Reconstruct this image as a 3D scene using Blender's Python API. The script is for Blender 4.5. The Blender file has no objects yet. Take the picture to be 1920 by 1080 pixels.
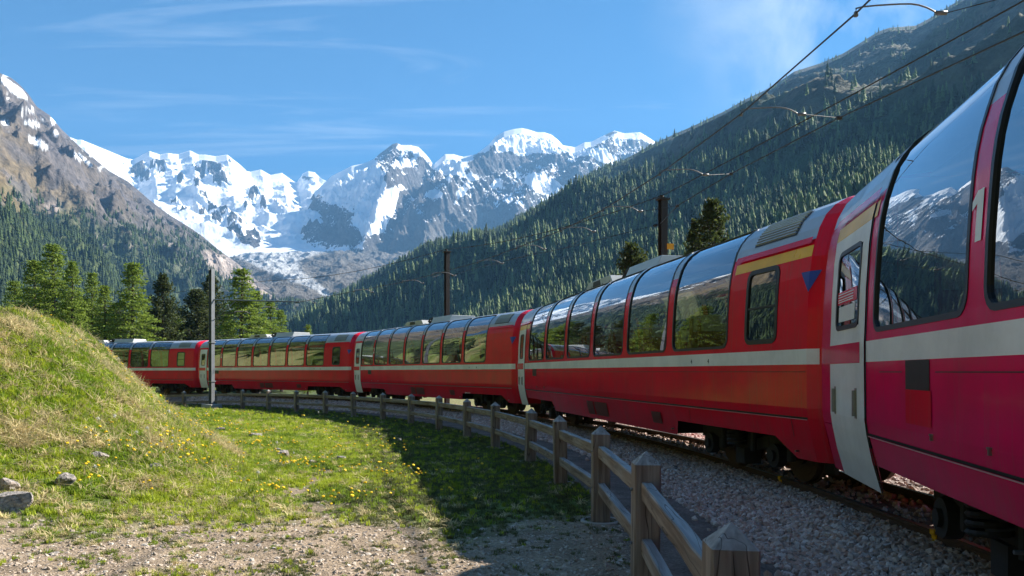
import bpy, math, random
import numpy as np
from mathutils import Vector, Matrix

random.seed(7)
rng = np.random.default_rng(11)
S = bpy.context.scene
COL = S.collection
R = math.radians

# ------------------------------------------------------------------ camera, world, sun
F = 1433.0
HOR = 697.0
cam = bpy.data.objects.new("camera", bpy.data.cameras.new("camera"))
COL.objects.link(cam)
cam.location = (0, 0, 0)
cam.rotation_euler = (R(90), 0, 0)
cam.data.sensor_width = 36
cam.data.lens = 36 * F / 1920
cam.data.shift_y = (HOR - 540) / 1920
cam.data.clip_start = .1
cam.data.clip_end = 60000
S.camera = cam

SUN_AZ, SUN_EL = 59.0, 35.5
W = bpy.data.worlds.new("World")
S.world = W
W.use_nodes = True
wn, wl = W.node_tree.nodes, W.node_tree.links
wn.clear()
w_out = wn.new("ShaderNodeOutputWorld")
w_bg = wn.new("ShaderNodeBackground")
w_sky = wn.new("ShaderNodeTexSky")
w_sky.sky_type = 'NISHITA'
w_sky.sun_disc = False
w_sky.sun_elevation = R(SUN_EL)
w_sky.sun_rotation = R(SUN_AZ)
w_sky.altitude = 1900
w_sky.air_density = 1.0
w_sky.dust_density = .15
w_sky.ozone_density = 2.2
w_bg.inputs[1].default_value = .042
# thin cirrus mixed into the sky
w_tc = wn.new("ShaderNodeTexCoord")
w_sep = wn.new("ShaderNodeSeparateXYZ")
wl.new(w_tc.outputs['Generated'], w_sep.inputs[0])
w_zc = wn.new("ShaderNodeMath"); w_zc.operation = 'MAXIMUM'; w_zc.inputs[1].default_value = .03
wl.new(w_sep.outputs[2], w_zc.inputs[0])
w_div = wn.new("ShaderNodeVectorMath"); w_div.operation = 'DIVIDE'
w_cmb = wn.new("ShaderNodeCombineXYZ")
for i in range(3): wl.new(w_zc.outputs[0], w_cmb.inputs[i])
wl.new(w_tc.outputs['Generated'], w_div.inputs[0]); wl.new(w_cmb.outputs[0], w_div.inputs[1])
w_map = wn.new("ShaderNodeMapping")
w_map.inputs['Rotation'].default_value = (0, 0, R(62))
w_map.inputs['Scale'].default_value = (.55, 2.6, 1)
w_map.inputs['Location'].default_value = (3.1, .35, 0)
wl.new(w_div.outputs[0], w_map.inputs[0])
w_n = wn.new("ShaderNodeTexNoise")
w_n.inputs['Scale'].default_value = 1.0
w_n.inputs['Detail'].default_value = 9
w_n.inputs['Roughness'].default_value = .62
w_n.inputs['Distortion'].default_value = .9
wl.new(w_map.outputs[0], w_n.inputs[0])
w_r = wn.new("ShaderNodeValToRGB")
w_r.color_ramp.elements[0].position = .53
w_r.color_ramp.elements[0].color = (0, 0, 0, 1)
w_r.color_ramp.elements[1].position = .86
w_r.color_ramp.elements[1].color = (.62, .62, .62, 1)
wl.new(w_n.outputs[0], w_r.inputs[0])
w_dot = wn.new("ShaderNodeVectorMath"); w_dot.operation = 'DOT_PRODUCT'
w_nrm = wn.new("ShaderNodeVectorMath"); w_nrm.operation = 'NORMALIZE'
wl.new(w_tc.outputs['Generated'], w_nrm.inputs[0]); wl.new(w_nrm.outputs[0], w_dot.inputs[0])
_cd = Vector((700, 1433, 760)).normalized(); w_dot.inputs[1].default_value = _cd
w_pm = wn.new("ShaderNodeMapRange"); w_pm.interpolation_type = 'SMOOTHSTEP'; w_pm.inputs[1].default_value = .962; w_pm.inputs[2].default_value = 1.0
wl.new(w_dot.outputs['Value'], w_pm.inputs[0])
w_n2 = wn.new("ShaderNodeTexNoise"); w_n2.inputs['Scale'].default_value = 5.5; w_n2.inputs['Detail'].default_value = 8; w_n2.inputs['Roughness'].default_value = .58; w_n2.inputs['Distortion'].default_value = .5
wl.new(w_nrm.outputs[0], w_n2.inputs[0])
w_r2 = wn.new("ShaderNodeValToRGB"); w_r2.color_ramp.elements[0].position = .44; w_r2.color_ramp.elements[1].position = .68; w_r2.color_ramp.elements[1].color = (.9, .9, .9, 1)
wl.new(w_n2.outputs[0], w_r2.inputs[0])
w_mu = wn.new("ShaderNodeMath"); w_mu.operation = 'MULTIPLY'; wl.new(w_pm.outputs[0], w_mu.inputs[0]); wl.new(w_r2.outputs[0], w_mu.inputs[1])
w_mx = wn.new("ShaderNodeMath"); w_mx.operation = 'MAXIMUM'; wl.new(w_mu.outputs[0], w_mx.inputs[0]); wl.new(w_r.outputs[0], w_mx.inputs[1])
w_mix = wn.new("ShaderNodeMix"); w_mix.data_type = 'RGBA'
w_mix.inputs[7].default_value = (6.6, 7.0, 7.6, 1)
w_hs = wn.new("ShaderNodeHueSaturation"); w_hs.inputs['Saturation'].default_value = 1.95
w_hs.inputs['Value'].default_value = .78
wl.new(w_sky.outputs[0], w_hs.inputs['Color'])
wl.new(w_hs.outputs[0], w_mix.inputs[6])
wl.new(w_mx.outputs[0], w_mix.inputs[0])
wl.new(w_mix.outputs[2], w_bg.inputs[0])
wl.new(w_bg.outputs[0], w_out.inputs[0])

sun = bpy.data.objects.new("sun", bpy.data.lights.new("sun", 'SUN'))
COL.objects.link(sun)
sun.data.energy = 5.0
sun.data.angle = R(.5)
sun.data.color = (1, .95, .86)
sd = Vector((math.sin(R(SUN_AZ)) * math.cos(R(SUN_EL)), math.cos(R(SUN_AZ)) * math.cos(R(SUN_EL)), math.sin(R(SUN_EL))))
sun.rotation_euler = sd.to_track_quat('Z', 'Y').to_euler()
sun.location = (30, 40, 60)

S.view_settings.view_transform = 'Standard'
S.view_settings.look = 'None'
S.view_settings.gamma = 1
S.view_settings.exposure = 1.78
S.view_settings.use_curve_mapping = False
S.render.engine = 'CYCLES'
S.cycles.max_bounces = 6
S.cycles.diffuse_bounces = 3
S.cycles.glossy_bounces = 3
S.cycles.transmission_bounces = 4
S.cycles.transparent_max_bounces = 12
S.cycles.volume_bounces = 0
S.cycles.use_denoising = True
S.cycles.sample_clamp_indirect = 6
S.cycles.caustics_reflective = False
S.cycles.caustics_refractive = False

# ------------------------------------------------------------------ helpers
def W3(px, py, d):
    return np.array([(px - 960) / F * d, d, (HOR - py) / F * d])

def tag(o, label=None, cat=None, group=None, kind=None):
    if label: o['label'] = label
    if cat: o['category'] = cat
    if group: o['group'] = group
    if kind: o['kind'] = kind
    return o

def empty(name, loc=(0, 0, 0), rz=0, parent=None):
    o = bpy.data.objects.new(name, None)
    o.empty_display_size = .2
    COL.objects.link(o)
    o.location = loc
    o.rotation_euler = (0, 0, rz)
    if parent: o.parent = parent
    return o

def mesh_np(name, V, T, quads=False, smooth=False):
    V = np.asarray(V, dtype=np.float32).reshape(-1, 3)
    T = np.asarray(T, dtype=np.int32)
    k = T.shape[1]
    me = bpy.data.meshes.new(name)
    me.vertices.add(len(V)); me.vertices.foreach_set('co', V.ravel())
    me.loops.add(T.size); me.loops.foreach_set('vertex_index', T.ravel())
    me.polygons.add(len(T))
    me.polygons.foreach_set('loop_start', np.arange(0, T.size, k, dtype=np.int32))
    me.polygons.foreach_set('loop_total', np.full(len(T), k, dtype=np.int32))
    if smooth: me.polygons.foreach_set('use_smooth', np.ones(len(T), dtype=bool))
    me.update(calc_edges=True)
    return me

def set_col(me, C):
    a = me.color_attributes.new('col', 'FLOAT_COLOR', 'POINT')
    C = np.asarray(C, dtype=np.float32)
    if C.shape[1] == 3: C = np.hstack([C, np.ones((len(C), 1), np.float32)])
    a.data.foreach_set('color', C.ravel())

def link(name, me, mats=None, parent=None, loc=None):
    o = bpy.data.objects.new(name, me)
    COL.objects.link(o)
    if mats is not None:
        if not isinstance(mats, (list, tuple)): mats = [mats]
        if len(me.materials) == 0:
            for m in mats: me.materials.append(m)
    if parent: o.parent = parent
    if loc is not None: o.location = loc
    return o

class MB:
    """collects boxes, tubes, sheets; builds one mesh"""
    def __init__(s): s.v = []; s.f = []; s.m = []
    def add(s, V, Fs, mi=0):
        b = len(s.v)
        s.v += [tuple(map(float, p)) for p in V]
        for f in Fs: s.f.append(tuple(b + i for i in f)); s.m.append(mi)
    def box(s, a, b, mi=0):
        x0, y0, z0 = a; x1, y1, z1 = b
        s.add([(x0,y0,z0),(x1,y0,z0),(x1,y1,z0),(x0,y1,z0),(x0,y0,z1),(x1,y0,z1),(x1,y1,z1),(x0,y1,z1)],
              [(0,3,2,1),(4,5,6,7),(0,1,5,4),(1,2,6,5),(2,3,7,6),(3,0,4,7)], mi)
    def prism(s, poly, axis, a, b, mi=0):
        """poly: 2D points; extruded along axis from a to b"""
        n = len(poly)
        def P(p, t):
            if axis == 'x': return (t, p[0], p[1])
            if axis == 'y': return (p[0], t, p[1])
            return (p[0], p[1], t)
        V = [P(p, a) for p in poly] + [P(p, b) for p in poly]
        s.add(V, [tuple(range(n))[::-1], tuple(range(n, 2 * n))] + [(i, (i + 1) % n, n + (i + 1) % n, n + i) for i in range(n)], mi)
    def cyl(s, c, r, h, axis='z', n=16, r2=None, mi=0, caps=True):
        r2 = r if r2 is None else r2
        V = []
        for k, (rr, t) in enumerate(((r, -h / 2), (r2, h / 2))):
            for i in range(n):
                a = 2 * math.pi * i / n
                p = (rr * math.cos(a), rr * math.sin(a))
                q = {'z': (p[0], p[1], t), 'y': (p[0], t, p[1]), 'x': (t, p[0], p[1])}[axis]
                V.append((c[0] + q[0], c[1] + q[1], c[2] + q[2]))
        Fs = [(i, (i + 1) % n, n + (i + 1) % n, n + i) for i in range(n)]
        if caps: Fs += [tuple(range(n))[::-1], tuple(range(n, 2 * n))]
        s.add(V, Fs, mi)
    def tube(s, pts, r, n=6, mi=0):
        pts = [Vector(p) for p in pts]
        V = []
        for i, p in enumerate(pts):
            d = (pts[min(i + 1, len(pts) - 1)] - pts[max(i - 1, 0)]).normalized()
            a = d.orthogonal().normalized() if abs(d.z) > .9 else d.cross(Vector((0, 0, 1))).normalized()
            b = d.cross(a)
            rr = r[i] if isinstance(r, (list, tuple)) else r
            for k in range(n):
                t = 2 * math.pi * k / n
                V.append(p + a * rr * math.cos(t) + b * rr * math.sin(t))
        Fs = []
        for i in range(len(pts) - 1):
            for k in range(n):
                Fs.append((i * n + k, i * n + (k + 1) % n, (i + 1) * n + (k + 1) % n, (i + 1) * n + k))
        Fs += [tuple(range(n))[::-1], tuple(range((len(pts) - 1) * n, len(pts) * n))]
        s.add(V, Fs, mi)
    def grid(s, rows, mi=0):
        """rows: list of equal-length point lists"""
        n = len(rows[0]); V = [p for r in rows for p in r]
        s.add(V, [(i * n + j, i * n + j + 1, (i + 1) * n + j + 1, (i + 1) * n + j) for i in range(len(rows) - 1) for j in range(n - 1)], mi)
    def mesh(s, name, smooth=False):
        me = bpy.data.meshes.new(name)
        me.from_pydata(s.v, [], s.f)
        me.polygons.foreach_set('material_index', s.m)
        if smooth: me.polygons.foreach_set('use_smooth', [True] * len(s.f))
        me.update()
        return me
    def build(s, name, mats, parent=None, smooth=False, bevel=0, loc=None):
        o = link(name, s.mesh(name, smooth), mats, parent, loc)
        if bevel:
            b = o.modifiers.new('bevel', 'BEVEL'); b.width = bevel; b.segments = 2; b.limit_method = 'ANGLE'
        return o

# gradient noise ------------------------------------------------------------
_perm = rng.permutation(512).astype(np.int64)
_perm = np.concatenate([_perm, _perm, _perm])
_gx = np.cos(np.linspace(0, 2 * np.pi, 512, endpoint=False)); _gy = np.sin(np.linspace(0, 2 * np.pi, 512, endpoint=False))
def pn(x, y):
    xi = np.floor(x).astype(np.int64); yi = np.floor(y).astype(np.int64)
    xf = x - xi; yf = y - yi
    u = xf * xf * xf * (xf * (xf * 6 - 15) + 10); v = yf * yf * yf * (yf * (yf * 6 - 15) + 10)
    def g(ix, iy, dx, dy):
        h = _perm[(_perm[ix & 511] + iy) & 511]
        return _gx[h] * dx + _gy[h] * dy
    a = g(xi, yi, xf, yf); b = g(xi + 1, yi, xf - 1, yf); c = g(xi, yi + 1, xf, yf - 1); d = g(xi + 1, yi + 1, xf - 1, yf - 1)
    return ((a * (1 - u) + b * u) * (1 - v) + (c * (1 - u) + d * u) * v) * 1.5
def fbm(x, y, oct=5, gain=.5, lac=2.03):
    r = 0; a = 1.; s = 0
    for i in range(oct):
        r = r + a * pn(x + 17.3 * i, y - 9.1 * i); s += a; a *= gain; x = x * lac; y = y * lac
    return r / s
def ridged(x, y, oct=6, gain=.55, lac=2.07):
    r = 0; a = 1.; s = 0; w = 1.
    for i in range(oct):
        n = 1 - np.abs(pn(x + 31.7 * i, y + 5.3 * i)) * 1.6
        n = np.clip(n, 0, 1) ** 2
        r = r + a * n * w; w = np.clip(n * 1.6, 0, 1); s += a; a *= gain; x = x * lac; y = y * lac
    return r / s
def sstep(a, b, x):
    t = np.clip((x - a) / (b - a), 0, 1)
    return t * t * (3 - 2 * t)

# ------------------------------------------------------------------ materials
def nt(name):
    m = bpy.data.materials.new(name); m.use_nodes = True
    n = m.node_tree.nodes; l = m.node_tree.links
    n.clear()
    out = n.new('ShaderNodeOutputMaterial'); p = n.new('ShaderNodeBsdfPrincipled')
    l.new(p.outputs[0], out.inputs[0])
    return m, n, l, p, out
def noise(n, l, scale, detail=4, rough=.55, coord='Object', stretch=None, dist=0):
    tc = n.new('ShaderNodeTexCoord'); src = tc.outputs[coord]
    if stretch:
        mp = n.new('ShaderNodeMapping'); mp.inputs['Scale'].default_value = stretch
        l.new(src, mp.inputs[0]); src = mp.outputs[0]
    t = n.new('ShaderNodeTexNoise'); t.inputs['Scale'].default_value = scale
    t.inputs['Detail'].default_value = detail; t.inputs['Roughness'].default_value = rough; t.inputs['Distortion'].default_value = dist
    l.new(src, t.inputs[0]); return t
def ramp(n, l, src, stops):
    r = n.new('ShaderNodeValToRGB'); e = r.color_ramp.elements
    while len(e) < len(stops): e.new(.5)
    for i, (p, c) in enumerate(stops):
        e[i].position = p; e[i].color = (c, c, c, 1) if isinstance(c, (int, float)) else (*c, 1)
    l.new(src, r.inputs[0]); return r
def mixc(n, l, fac, a, b, mode='MIX'):
    m = n.new('ShaderNodeMix'); m.data_type = 'RGBA'; m.blend_type = mode
    for i, s in ((0, fac), (6, a), (7, b)):
        if isinstance(s, (int, float)): m.inputs[i].default_value = s
        elif isinstance(s, tuple): m.inputs[i].default_value = (*s, 1)
        else: l.new(s, m.inputs[i])
    return m.outputs[2]
def bump(n, l, p, h, strength=.3, dist=.02):
    b = n.new('ShaderNodeBump'); b.inputs['Strength'].default_value = strength; b.inputs['Distance'].default_value = dist
    l.new(h, b.inputs['Height']); l.new(b.outputs[0], p.inputs['Normal']); return b

def paint(name, col, rough=.25, coat=.6, dirt=.25, metal=0, wav=.02):
    m, n, l, p, o = nt(name)
    t = noise(n, l, 1.7, 6, .65)
    r = ramp(n, l, t.outputs[0], [(.35, 0), (.75, 1)])
    dk = tuple(c * .72 + .012 for c in col)
    c1 = mixc(n, l, r.outputs[0], col, dk)
    # dust that gathers low on the body
    tc = n.new('ShaderNodeTexCoord'); sp = n.new('ShaderNodeSeparateXYZ'); l.new(tc.outputs['Object'], sp.inputs[0])
    mr = n.new('ShaderNodeMapRange'); mr.inputs[1].default_value = 1.1; mr.inputs[2].default_value = .35; mr.inputs[3].default_value = 0; mr.inputs[4].default_value = dirt
    l.new(sp.outputs[2], mr.inputs[0])
    t2 = noise(n, l, 6, 5, .7, stretch=(1, 1, .35)); mu = n.new('ShaderNodeMath'); mu.operation = 'MULTIPLY'
    l.new(mr.outputs[0], mu.inputs[0]); l.new(t2.outputs[0], mu.inputs[1])
    c2 = mixc(n, l, mu.outputs[0], c1, (.09, .07, .055))
    t4 = noise(n, l, 5, 5, .7, stretch=(5, 1, .12)); r4 = ramp(n, l, t4.outputs[0], [(.52, 0), (.85, dirt * .6)])
    c2 = mixc(n, l, r4.outputs[0], c2, (.16, .12, .10))
    l.new(c2, p.inputs['Base Color'])
    rr = ramp(n, l, t2.outputs[0], [(.3, max(rough - .05, .02)), (.8, rough + .12)])
    l.new(rr.outputs[0], p.inputs['Roughness'])
    p.inputs['Metallic'].default_value = metal; p.inputs['Specular IOR Level'].default_value = .2
    p.inputs['Coat Weight'].default_value = coat; p.inputs['Coat Roughness'].default_value = .06
    if wav:
        t3 = noise(n, l, 1.3, 2, .45); b = bump(n, l, p, t3.outputs[0], .35, wav * 1.6); l.new(b.outputs[0], p.inputs['Coat Normal'])
    return m
def simple(name, col, rough=.6, metal=0, var=.3, scale=8, bmp=0, spec=.5):
    m, n, l, p, o = nt(name)
    t = noise(n, l, scale, 6, .6)
    c = mixc(n, l, t.outputs[0], tuple(x * (1 + var) for x in col), tuple(x * (1 - var) for x in col))
    l.new(c, p.inputs['Base Color'])
    p.inputs['Roughness'].default_value = rough; p.inputs['Metallic'].default_value = metal; p.inputs['Specular IOR Level'].default_value = spec
    if bmp: bump(n, l, p, t.outputs[0], .6, bmp)
    return m

M_RED = paint('red_paint', (.86, .003, .032), .15, .06, .6)
M_RED_SHADE = paint('crimson_paint', (.84, .003, .10), .15, .06, .5)  # coach red with the blue sky shade tinted into the colour
M_WHITE = paint('white_paint', (.90, .86, .83), .35, .1, .2)
M_YEL = paint('yellow_paint', (1.0, .52, .01), .3, .06, .02)
M_SILV = paint('silver_roof_paint', (.42, .45, .50), .32, .3, .2, .25)
M_BLUE = simple('blue_paint', (.01, .05, .35), .4)
M_RUB = simple('black_rubber', (.012, .012, .014), .45)
M_DARK = simple('dark_underframe', (.022, .019, .017), .75, .2, .4, 12, .004)
M_BELL = simple('bellows_rubber', (.015, .013, .013), .8)
M_STEEL = simple('worn_steel', (.30, .29, .28), .35, .9, .25, 20)
M_GALV = simple('galvanised_steel', (.20, .21, .225), .5, .5, .25, 6)
M_ARM = simple('dull_arm_steel', (.16, .15, .15), .5, .5, .2, 6)
M_DMAST = simple('dark_mast_paint', (.045, .032, .026), .6, .3, .3, 6)
M_RUST = simple('rusty_rail_steel', (.085, .048, .03), .75, .3, .35, 25, .003)
M_SLEEP = simple('sleeper_steel', (.06, .04, .03), .8, .2, .4, 10, .003)
M_WIRE = simple('wire_metal', (.04, .035, .033), .5, .5, .1, 3)
M_CONC = simple('concrete', (.36, .34, .31), .9, 0, .2, 12, .004)
M_SEAT = simple('red_seat_fabric', (.42, .02, .03), .9)
M_HEAD = simple('white_head_cover', (.65, .63, .6), .9, 0, .1)
M_INTER = simple('interior_grey_panel', (.22, .2, .18), .7, 0, .1, 3)
M_PLATE = simple('number_plate_orange', (.85, .36, .01), .5, 0, .08)
M_BLACK = simple('black_print', (.01, .01, .01), .5, 0, .05)
M_ROOFBOX = simple('roof_unit_paint', (.50, .50, .48), .45, .1, .15, 3)
M_NUM = simple('white_number_foil', (.85, .85, .83), .5, 0, .03)
M_SEAM = simple('worn_pink_edge', (.62, .30, .34), .4)  # paler than the body: light caught on the ledge, painted in
M_VENT = simple('vent_panel_paint', (.12, .02, .02), .6)

def mk_glass():
    m, n, l, p, o = nt('tinted_window_glass')
    n.remove(p)
    lw = n.new('ShaderNodeLayerWeight'); lw.inputs['Blend'].default_value = .5
    pw = n.new('ShaderNodeMath'); pw.operation = 'POWER'; pw.inputs[1].default_value = 3.2
    l.new(lw.outputs['Facing'], pw.inputs[0])
    ma = n.new('ShaderNodeMapRange'); ma.inputs[3].default_value = .19; ma.inputs[4].default_value = 1.0
    l.new(pw.outputs[0], ma.inputs[0])
    tr = n.new('ShaderNodeBsdfTransparent'); tr.inputs[0].default_value = (.33, .36, .31, 1)
    gl = n.new('ShaderNodeBsdfGlossy'); gl.inputs['Roughness'].default_value = .004; gl.inputs[0].default_value = (.92, .96, 1, 1)
    t = noise(n, l, .9, 2, .4); b = n.new('ShaderNodeBump'); b.inputs['Strength'].default_value = .12; b.inputs['Distance'].default_value = .02
    l.new(t.outputs[0], b.inputs['Height']); l.new(b.outputs[0], gl.inputs['Normal'])
    mx = n.new('ShaderNodeMixShader'); l.new(ma.outputs[0], mx.inputs[0]); l.new(tr.outputs[0], mx.inputs[1]); l.new(gl.outputs[0], mx.inputs[2])
    l.new(mx.outputs[0], o.inputs[0])
    return m
M_GLASS = mk_glass()
def mk_translucent(name, col, tr=.4, rough=.7, use_attr=False, var=.25, scale=3.0):
    m, n, l, p, o = nt(name)
    if use_attr:
        a = n.new('ShaderNodeAttribute'); a.attribute_name = 'col'; base = a.outputs[0]
        t = noise(n, l, scale, 3); dk = mixc(n, l, 1.0, base, (1 - var, 1 - var, 1 - var), 'MULTIPLY')
        base = mixc(n, l, t.outputs[0], base, dk)
    else:
        oi = n.new('ShaderNodeObjectInfo')
        base = mixc(n, l, oi.outputs['Random'], tuple(c * (1 + var) for c in col), tuple(c * (1 - var) for c in col))
    l.new(base, p.inputs['Base Color']); p.inputs['Roughness'].default_value = rough; p.inputs['Specular IOR Level'].default_value = .25
    t = n.new('ShaderNodeBsdfTranslucent'); l.new(base, t.inputs[0])
    mx = n.new('ShaderNodeMixShader'); mx.inputs[0].default_value = tr
    l.new(p.outputs[0], mx.inputs[1]); l.new(t.outputs[0], mx.inputs[2]); l.new(mx.outputs[0], o.inputs[0])
    return m
M_CREAM = mk_translucent('cream_sun_shade', (.6, .56, .42), .5, .9, var=.05)
M_LARCH = mk_translucent('larch_needles', None, .45, .7, True)
M_FOREST = mk_translucent('forest_needles', None, .4, .8, True, .3, .05)
M_BARK = simple('bark', (.075, .055, .045), .9, 0, .35, 6, .02)

def mk_wood():
    m, n, l, p, o = nt('weathered_wood')
    tc = n.new('ShaderNodeTexCoord')
    a = n.new('ShaderNodeAttribute'); a.attribute_name = 'grain'
    mp = n.new('ShaderNodeMapping'); mp.inputs['Scale'].default_value = (26, 26, 1.6); l.new(a.outputs['Vector'], mp.inputs[0])
    t = n.new('ShaderNodeTexNoise'); t.inputs['Scale'].default_value = 1; t.inputs['Detail'].default_value = 6; t.inputs['Distortion'].default_value = .6; l.new(mp.outputs[0], t.inputs[0])
    c = ramp(n, l, t.outputs[0], [(.25, (.09, .058, .038)), (.5, (.21, .145, .105)), (.75, (.34, .26, .20))])
    mp2 = n.new('ShaderNodeMapping'); mp2.inputs['Scale'].default_value = (3, 3, 1.1); l.new(a.outputs['Vector'], mp2.inputs[0])
    t2 = n.new('ShaderNodeTexNoise'); t2.inputs['Scale'].default_value = 1.4; t2.inputs['Detail'].default_value = 5; l.new(mp2.outputs[0], t2.inputs[0])
    r2 = ramp(n, l, t2.outputs[0], [(.4, 0), (.62, 1)])
    # silvery weathering where rain falls: upper faces of the wood
    g = n.new('ShaderNodeNewGeometry'); sp = n.new('ShaderNodeSeparateXYZ'); l.new(g.outputs['Normal'], sp.inputs[0])
    rz = ramp(n, l, sp.outputs[2], [(.25, 0), (.8, 1)])
    gr = n.new('ShaderNodeMath'); gr.operation = 'MULTIPLY'; gr.inputs[1].default_value = .35; l.new(r2.outputs[0], gr.inputs[0])
    ad = n.new('ShaderNodeMath'); ad.operation = 'MAXIMUM'; l.new(gr.outputs[0], ad.inputs[0]); l.new(rz.outputs[0], ad.inputs[1])
    grey = ramp(n, l, t.outputs[0], [(.3, (.22, .20, .185)), (.7, (.44, .42, .39))])
    cc = mixc(n, l, ad.outputs[0], c.outputs[0], grey.outputs[0])
    # drying cracks along the grain
    mp3 = n.new('ShaderNodeMapping'); mp3.inputs['Scale'].default_value = (9, 9, .9); l.new(a.outputs['Vector'], mp3.inputs[0])
    v = n.new('ShaderNodeTexNoise'); v.inputs['Scale'].default_value = 1; v.inputs['Detail'].default_value = 2; l.new(mp3.outputs[0], v.inputs[0])
    ab = n.new('ShaderNodeMath'); ab.operation = 'SUBTRACT'; ab.inputs[1].default_value = .53; l.new(v.outputs[0], ab.inputs[0])
    ab2 = n.new('ShaderNodeMath'); ab2.operation = 'ABSOLUTE'; l.new(ab.outputs[0], ab2.inputs[0])
    cr = ramp(n, l, ab2.outputs[0], [(.0, 0), (.008, 1)])
    cc = mixc(n, l, cr.outputs[0], (.03, .022, .018), cc)
    l.new(cc, p.inputs['Base Color']); p.inputs['Roughness'].default_value = .85
    mu = n.new('ShaderNodeMath'); mu.operation = 'MULTIPLY'; l.new(t.outputs[0], mu.inputs[0]); l.new(cr.outputs[0], mu.inputs[1])
    bump(n, l, p, mu.outputs[0], .7, .006)
    return m
M_WOOD = mk_wood()

def mk_terrain(name, rock_scale, bstr, bdist, rough=.95, fine=None):
    """vertex colour gives the kind of ground, noise gives the grain"""
    m, n, l, p, o = nt(name)
    a = n.new('ShaderNodeAttribute'); a.attribute_name = 'col'
    t = noise(n, l, rock_scale, 8, .68)
    f = ramp(n, l, t.outputs[0], [(.3, .62), (.7, 1.35)])
    c = mixc(n, l, 1.0, a.outputs[0], f.outputs[0], 'MULTIPLY')
    l.new(c, p.inputs['Base Color']); p.inputs['Roughness'].default_value = rough; p.inputs['Specular IOR Level'].default_value = .15
    h = t.outputs[0]
    if fine:
        t2 = noise(n, l, fine, 4, .6); ad = n.new('ShaderNodeMath'); ad.operation = 'ADD'; l.new(t.outputs[0], ad.inputs[0]); l.new(t2.outputs[0], ad.inputs[1]); h = ad.outputs[0]
        f2 = ramp(n, l, t2.outputs[0], [(.3, .6), (.7, 1.4)]); c = mixc(n, l, 1.0, c, f2.outputs[0], 'MULTIPLY'); l.new(c, p.inputs['Base Color'])
    bump(n, l, p, h, bstr, bdist)
    return m
def mk_snowrock():
    m, n, l, p, o = nt('snow_and_rock')
    a = n.new('ShaderNodeAttribute'); a.attribute_name = 'col'
    sp = n.new('ShaderNodeSeparateColor'); l.new(a.outputs[0], sp.inputs[0])
    t = noise(n, l, .009, 10, .74); t3 = noise(n, l, .03, 5, .6)
    # snow lies where the attribute plus fine noise is high
    ad = n.new('ShaderNodeMath'); ad.operation = 'MULTIPLY_ADD'; ad.inputs[1].default_value = .55; l.new(t.outputs[0], ad.inputs[0]); l.new(sp.outputs[0], ad.inputs[2])
    r = ramp(n, l, ad.outputs[0], [(.75, 0), (.785, 1)])
    rock = ramp(n, l, t3.outputs[0], [(.3, (.055, .052, .055)), (.7, (.16, .145, .14))])
    scree = ramp(n, l, t.outputs[0], [(.3, (.11, .10, .085)), (.7, (.24, .21, .18))])
    rk = mixc(n, l, sp.outputs[1], rock.outputs[0], scree.outputs[0])
    sn = ramp(n, l, t.outputs[0], [(.2, (.78, .80, .84)), (.6, (.92, .93, .95))])
    c = mixc(n, l, r.outputs[0], rk, sn.outputs[0])
    ice = ramp(n, l, t3.outputs[0], [(.3, (.42, .43, .44)), (.7, (.80, .80, .80))])
    c = mixc(n, l, sp.outputs[2], c, ice.outputs[0])
    l.new(c, p.inputs['Base Color']); p.inputs['Roughness'].default_value = .8; p.inputs['Specular IOR Level'].default_value = .2
    iv = n.new('ShaderNodeMapRange'); iv.inputs[3].default_value = 1.0; iv.inputs[4].default_value = .12; l.new(r.outputs[0], iv.inputs[0])
    b = bump(n, l, p, t.outputs[0], .8, 60); l.new(iv.outputs[0], b.inputs['Strength'])
    return m
M_SNOWROCK = mk_snowrock()
M_SLOPE = mk_terrain('mountain_slope', .012, .6, 12, fine=.07)
M_GROUND = mk_terrain('meadow_ground', 2.2, .7, .04, fine=38)
def mk_rock():
    m, n, l, p, o = nt('grey_stone')
    t = noise(n, l, 9, 8, .7); t2 = noise(n, l, 34, 5, .6)
    a = ramp(n, l, t.outputs[0], [(.3, (.13, .12, .11)), (.48, (.33, .30, .27)), (.58, (.42, .34, .29)), (.75, (.60, .57, .53))])
    b_ = ramp(n, l, t2.outputs[0], [(.35, .45), (.6, 1.1)])
    l.new(mixc(n, l, 1.0, a.outputs[0], b_.outputs[0], 'MULTIPLY'), p.inputs['Base Color']); p.inputs['Roughness'].default_value = .95
    ad = n.new('ShaderNodeMath'); ad.operation = 'ADD'; l.new(t.outputs[0], ad.inputs[0]); l.new(t2.outputs[0], ad.inputs[1])
    bump(n, l, p, ad.outputs[0], .9, .03)
    return m
M_ROCK = mk_rock()
def mk_stone():
    m, n, l, p, o = nt('ballast_stone')
    oi = n.new('ShaderNodeObjectInfo')
    r = ramp(n, l, oi.outputs['Random'], [(0, (.26, .18, .14)), (.3, (.62, .45, .37)), (.55, (.50, .28, .20)), (.8, (.80, .64, .56)), (1, (.38, .27, .24))])
    t = noise(n, l, 30, 4); f_ = ramp(n, l, t.outputs[0], [(.45, 0), (.75, .8)]); c = mixc(n, l, f_.outputs[0], r.outputs[0], (.2, .15, .12))
    l.new(c, p.inputs['Base Color']); p.inputs['Roughness'].default_value = .8
    return m
M_STONE = mk_stone()
M_GRAV = mk_stone(); M_GRAV.name = 'gravel_stone'
for e_, c_ in zip([x for x in M_GRAV.node_tree.nodes if x.type == 'VALTORGB'][0].color_ramp.elements, [(.32,.25,.18),(.46,.38,.29),(.38,.29,.22),(.62,.54,.44),(.28,.22,.18)]): e_.color = (*c_, 1)

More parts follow.
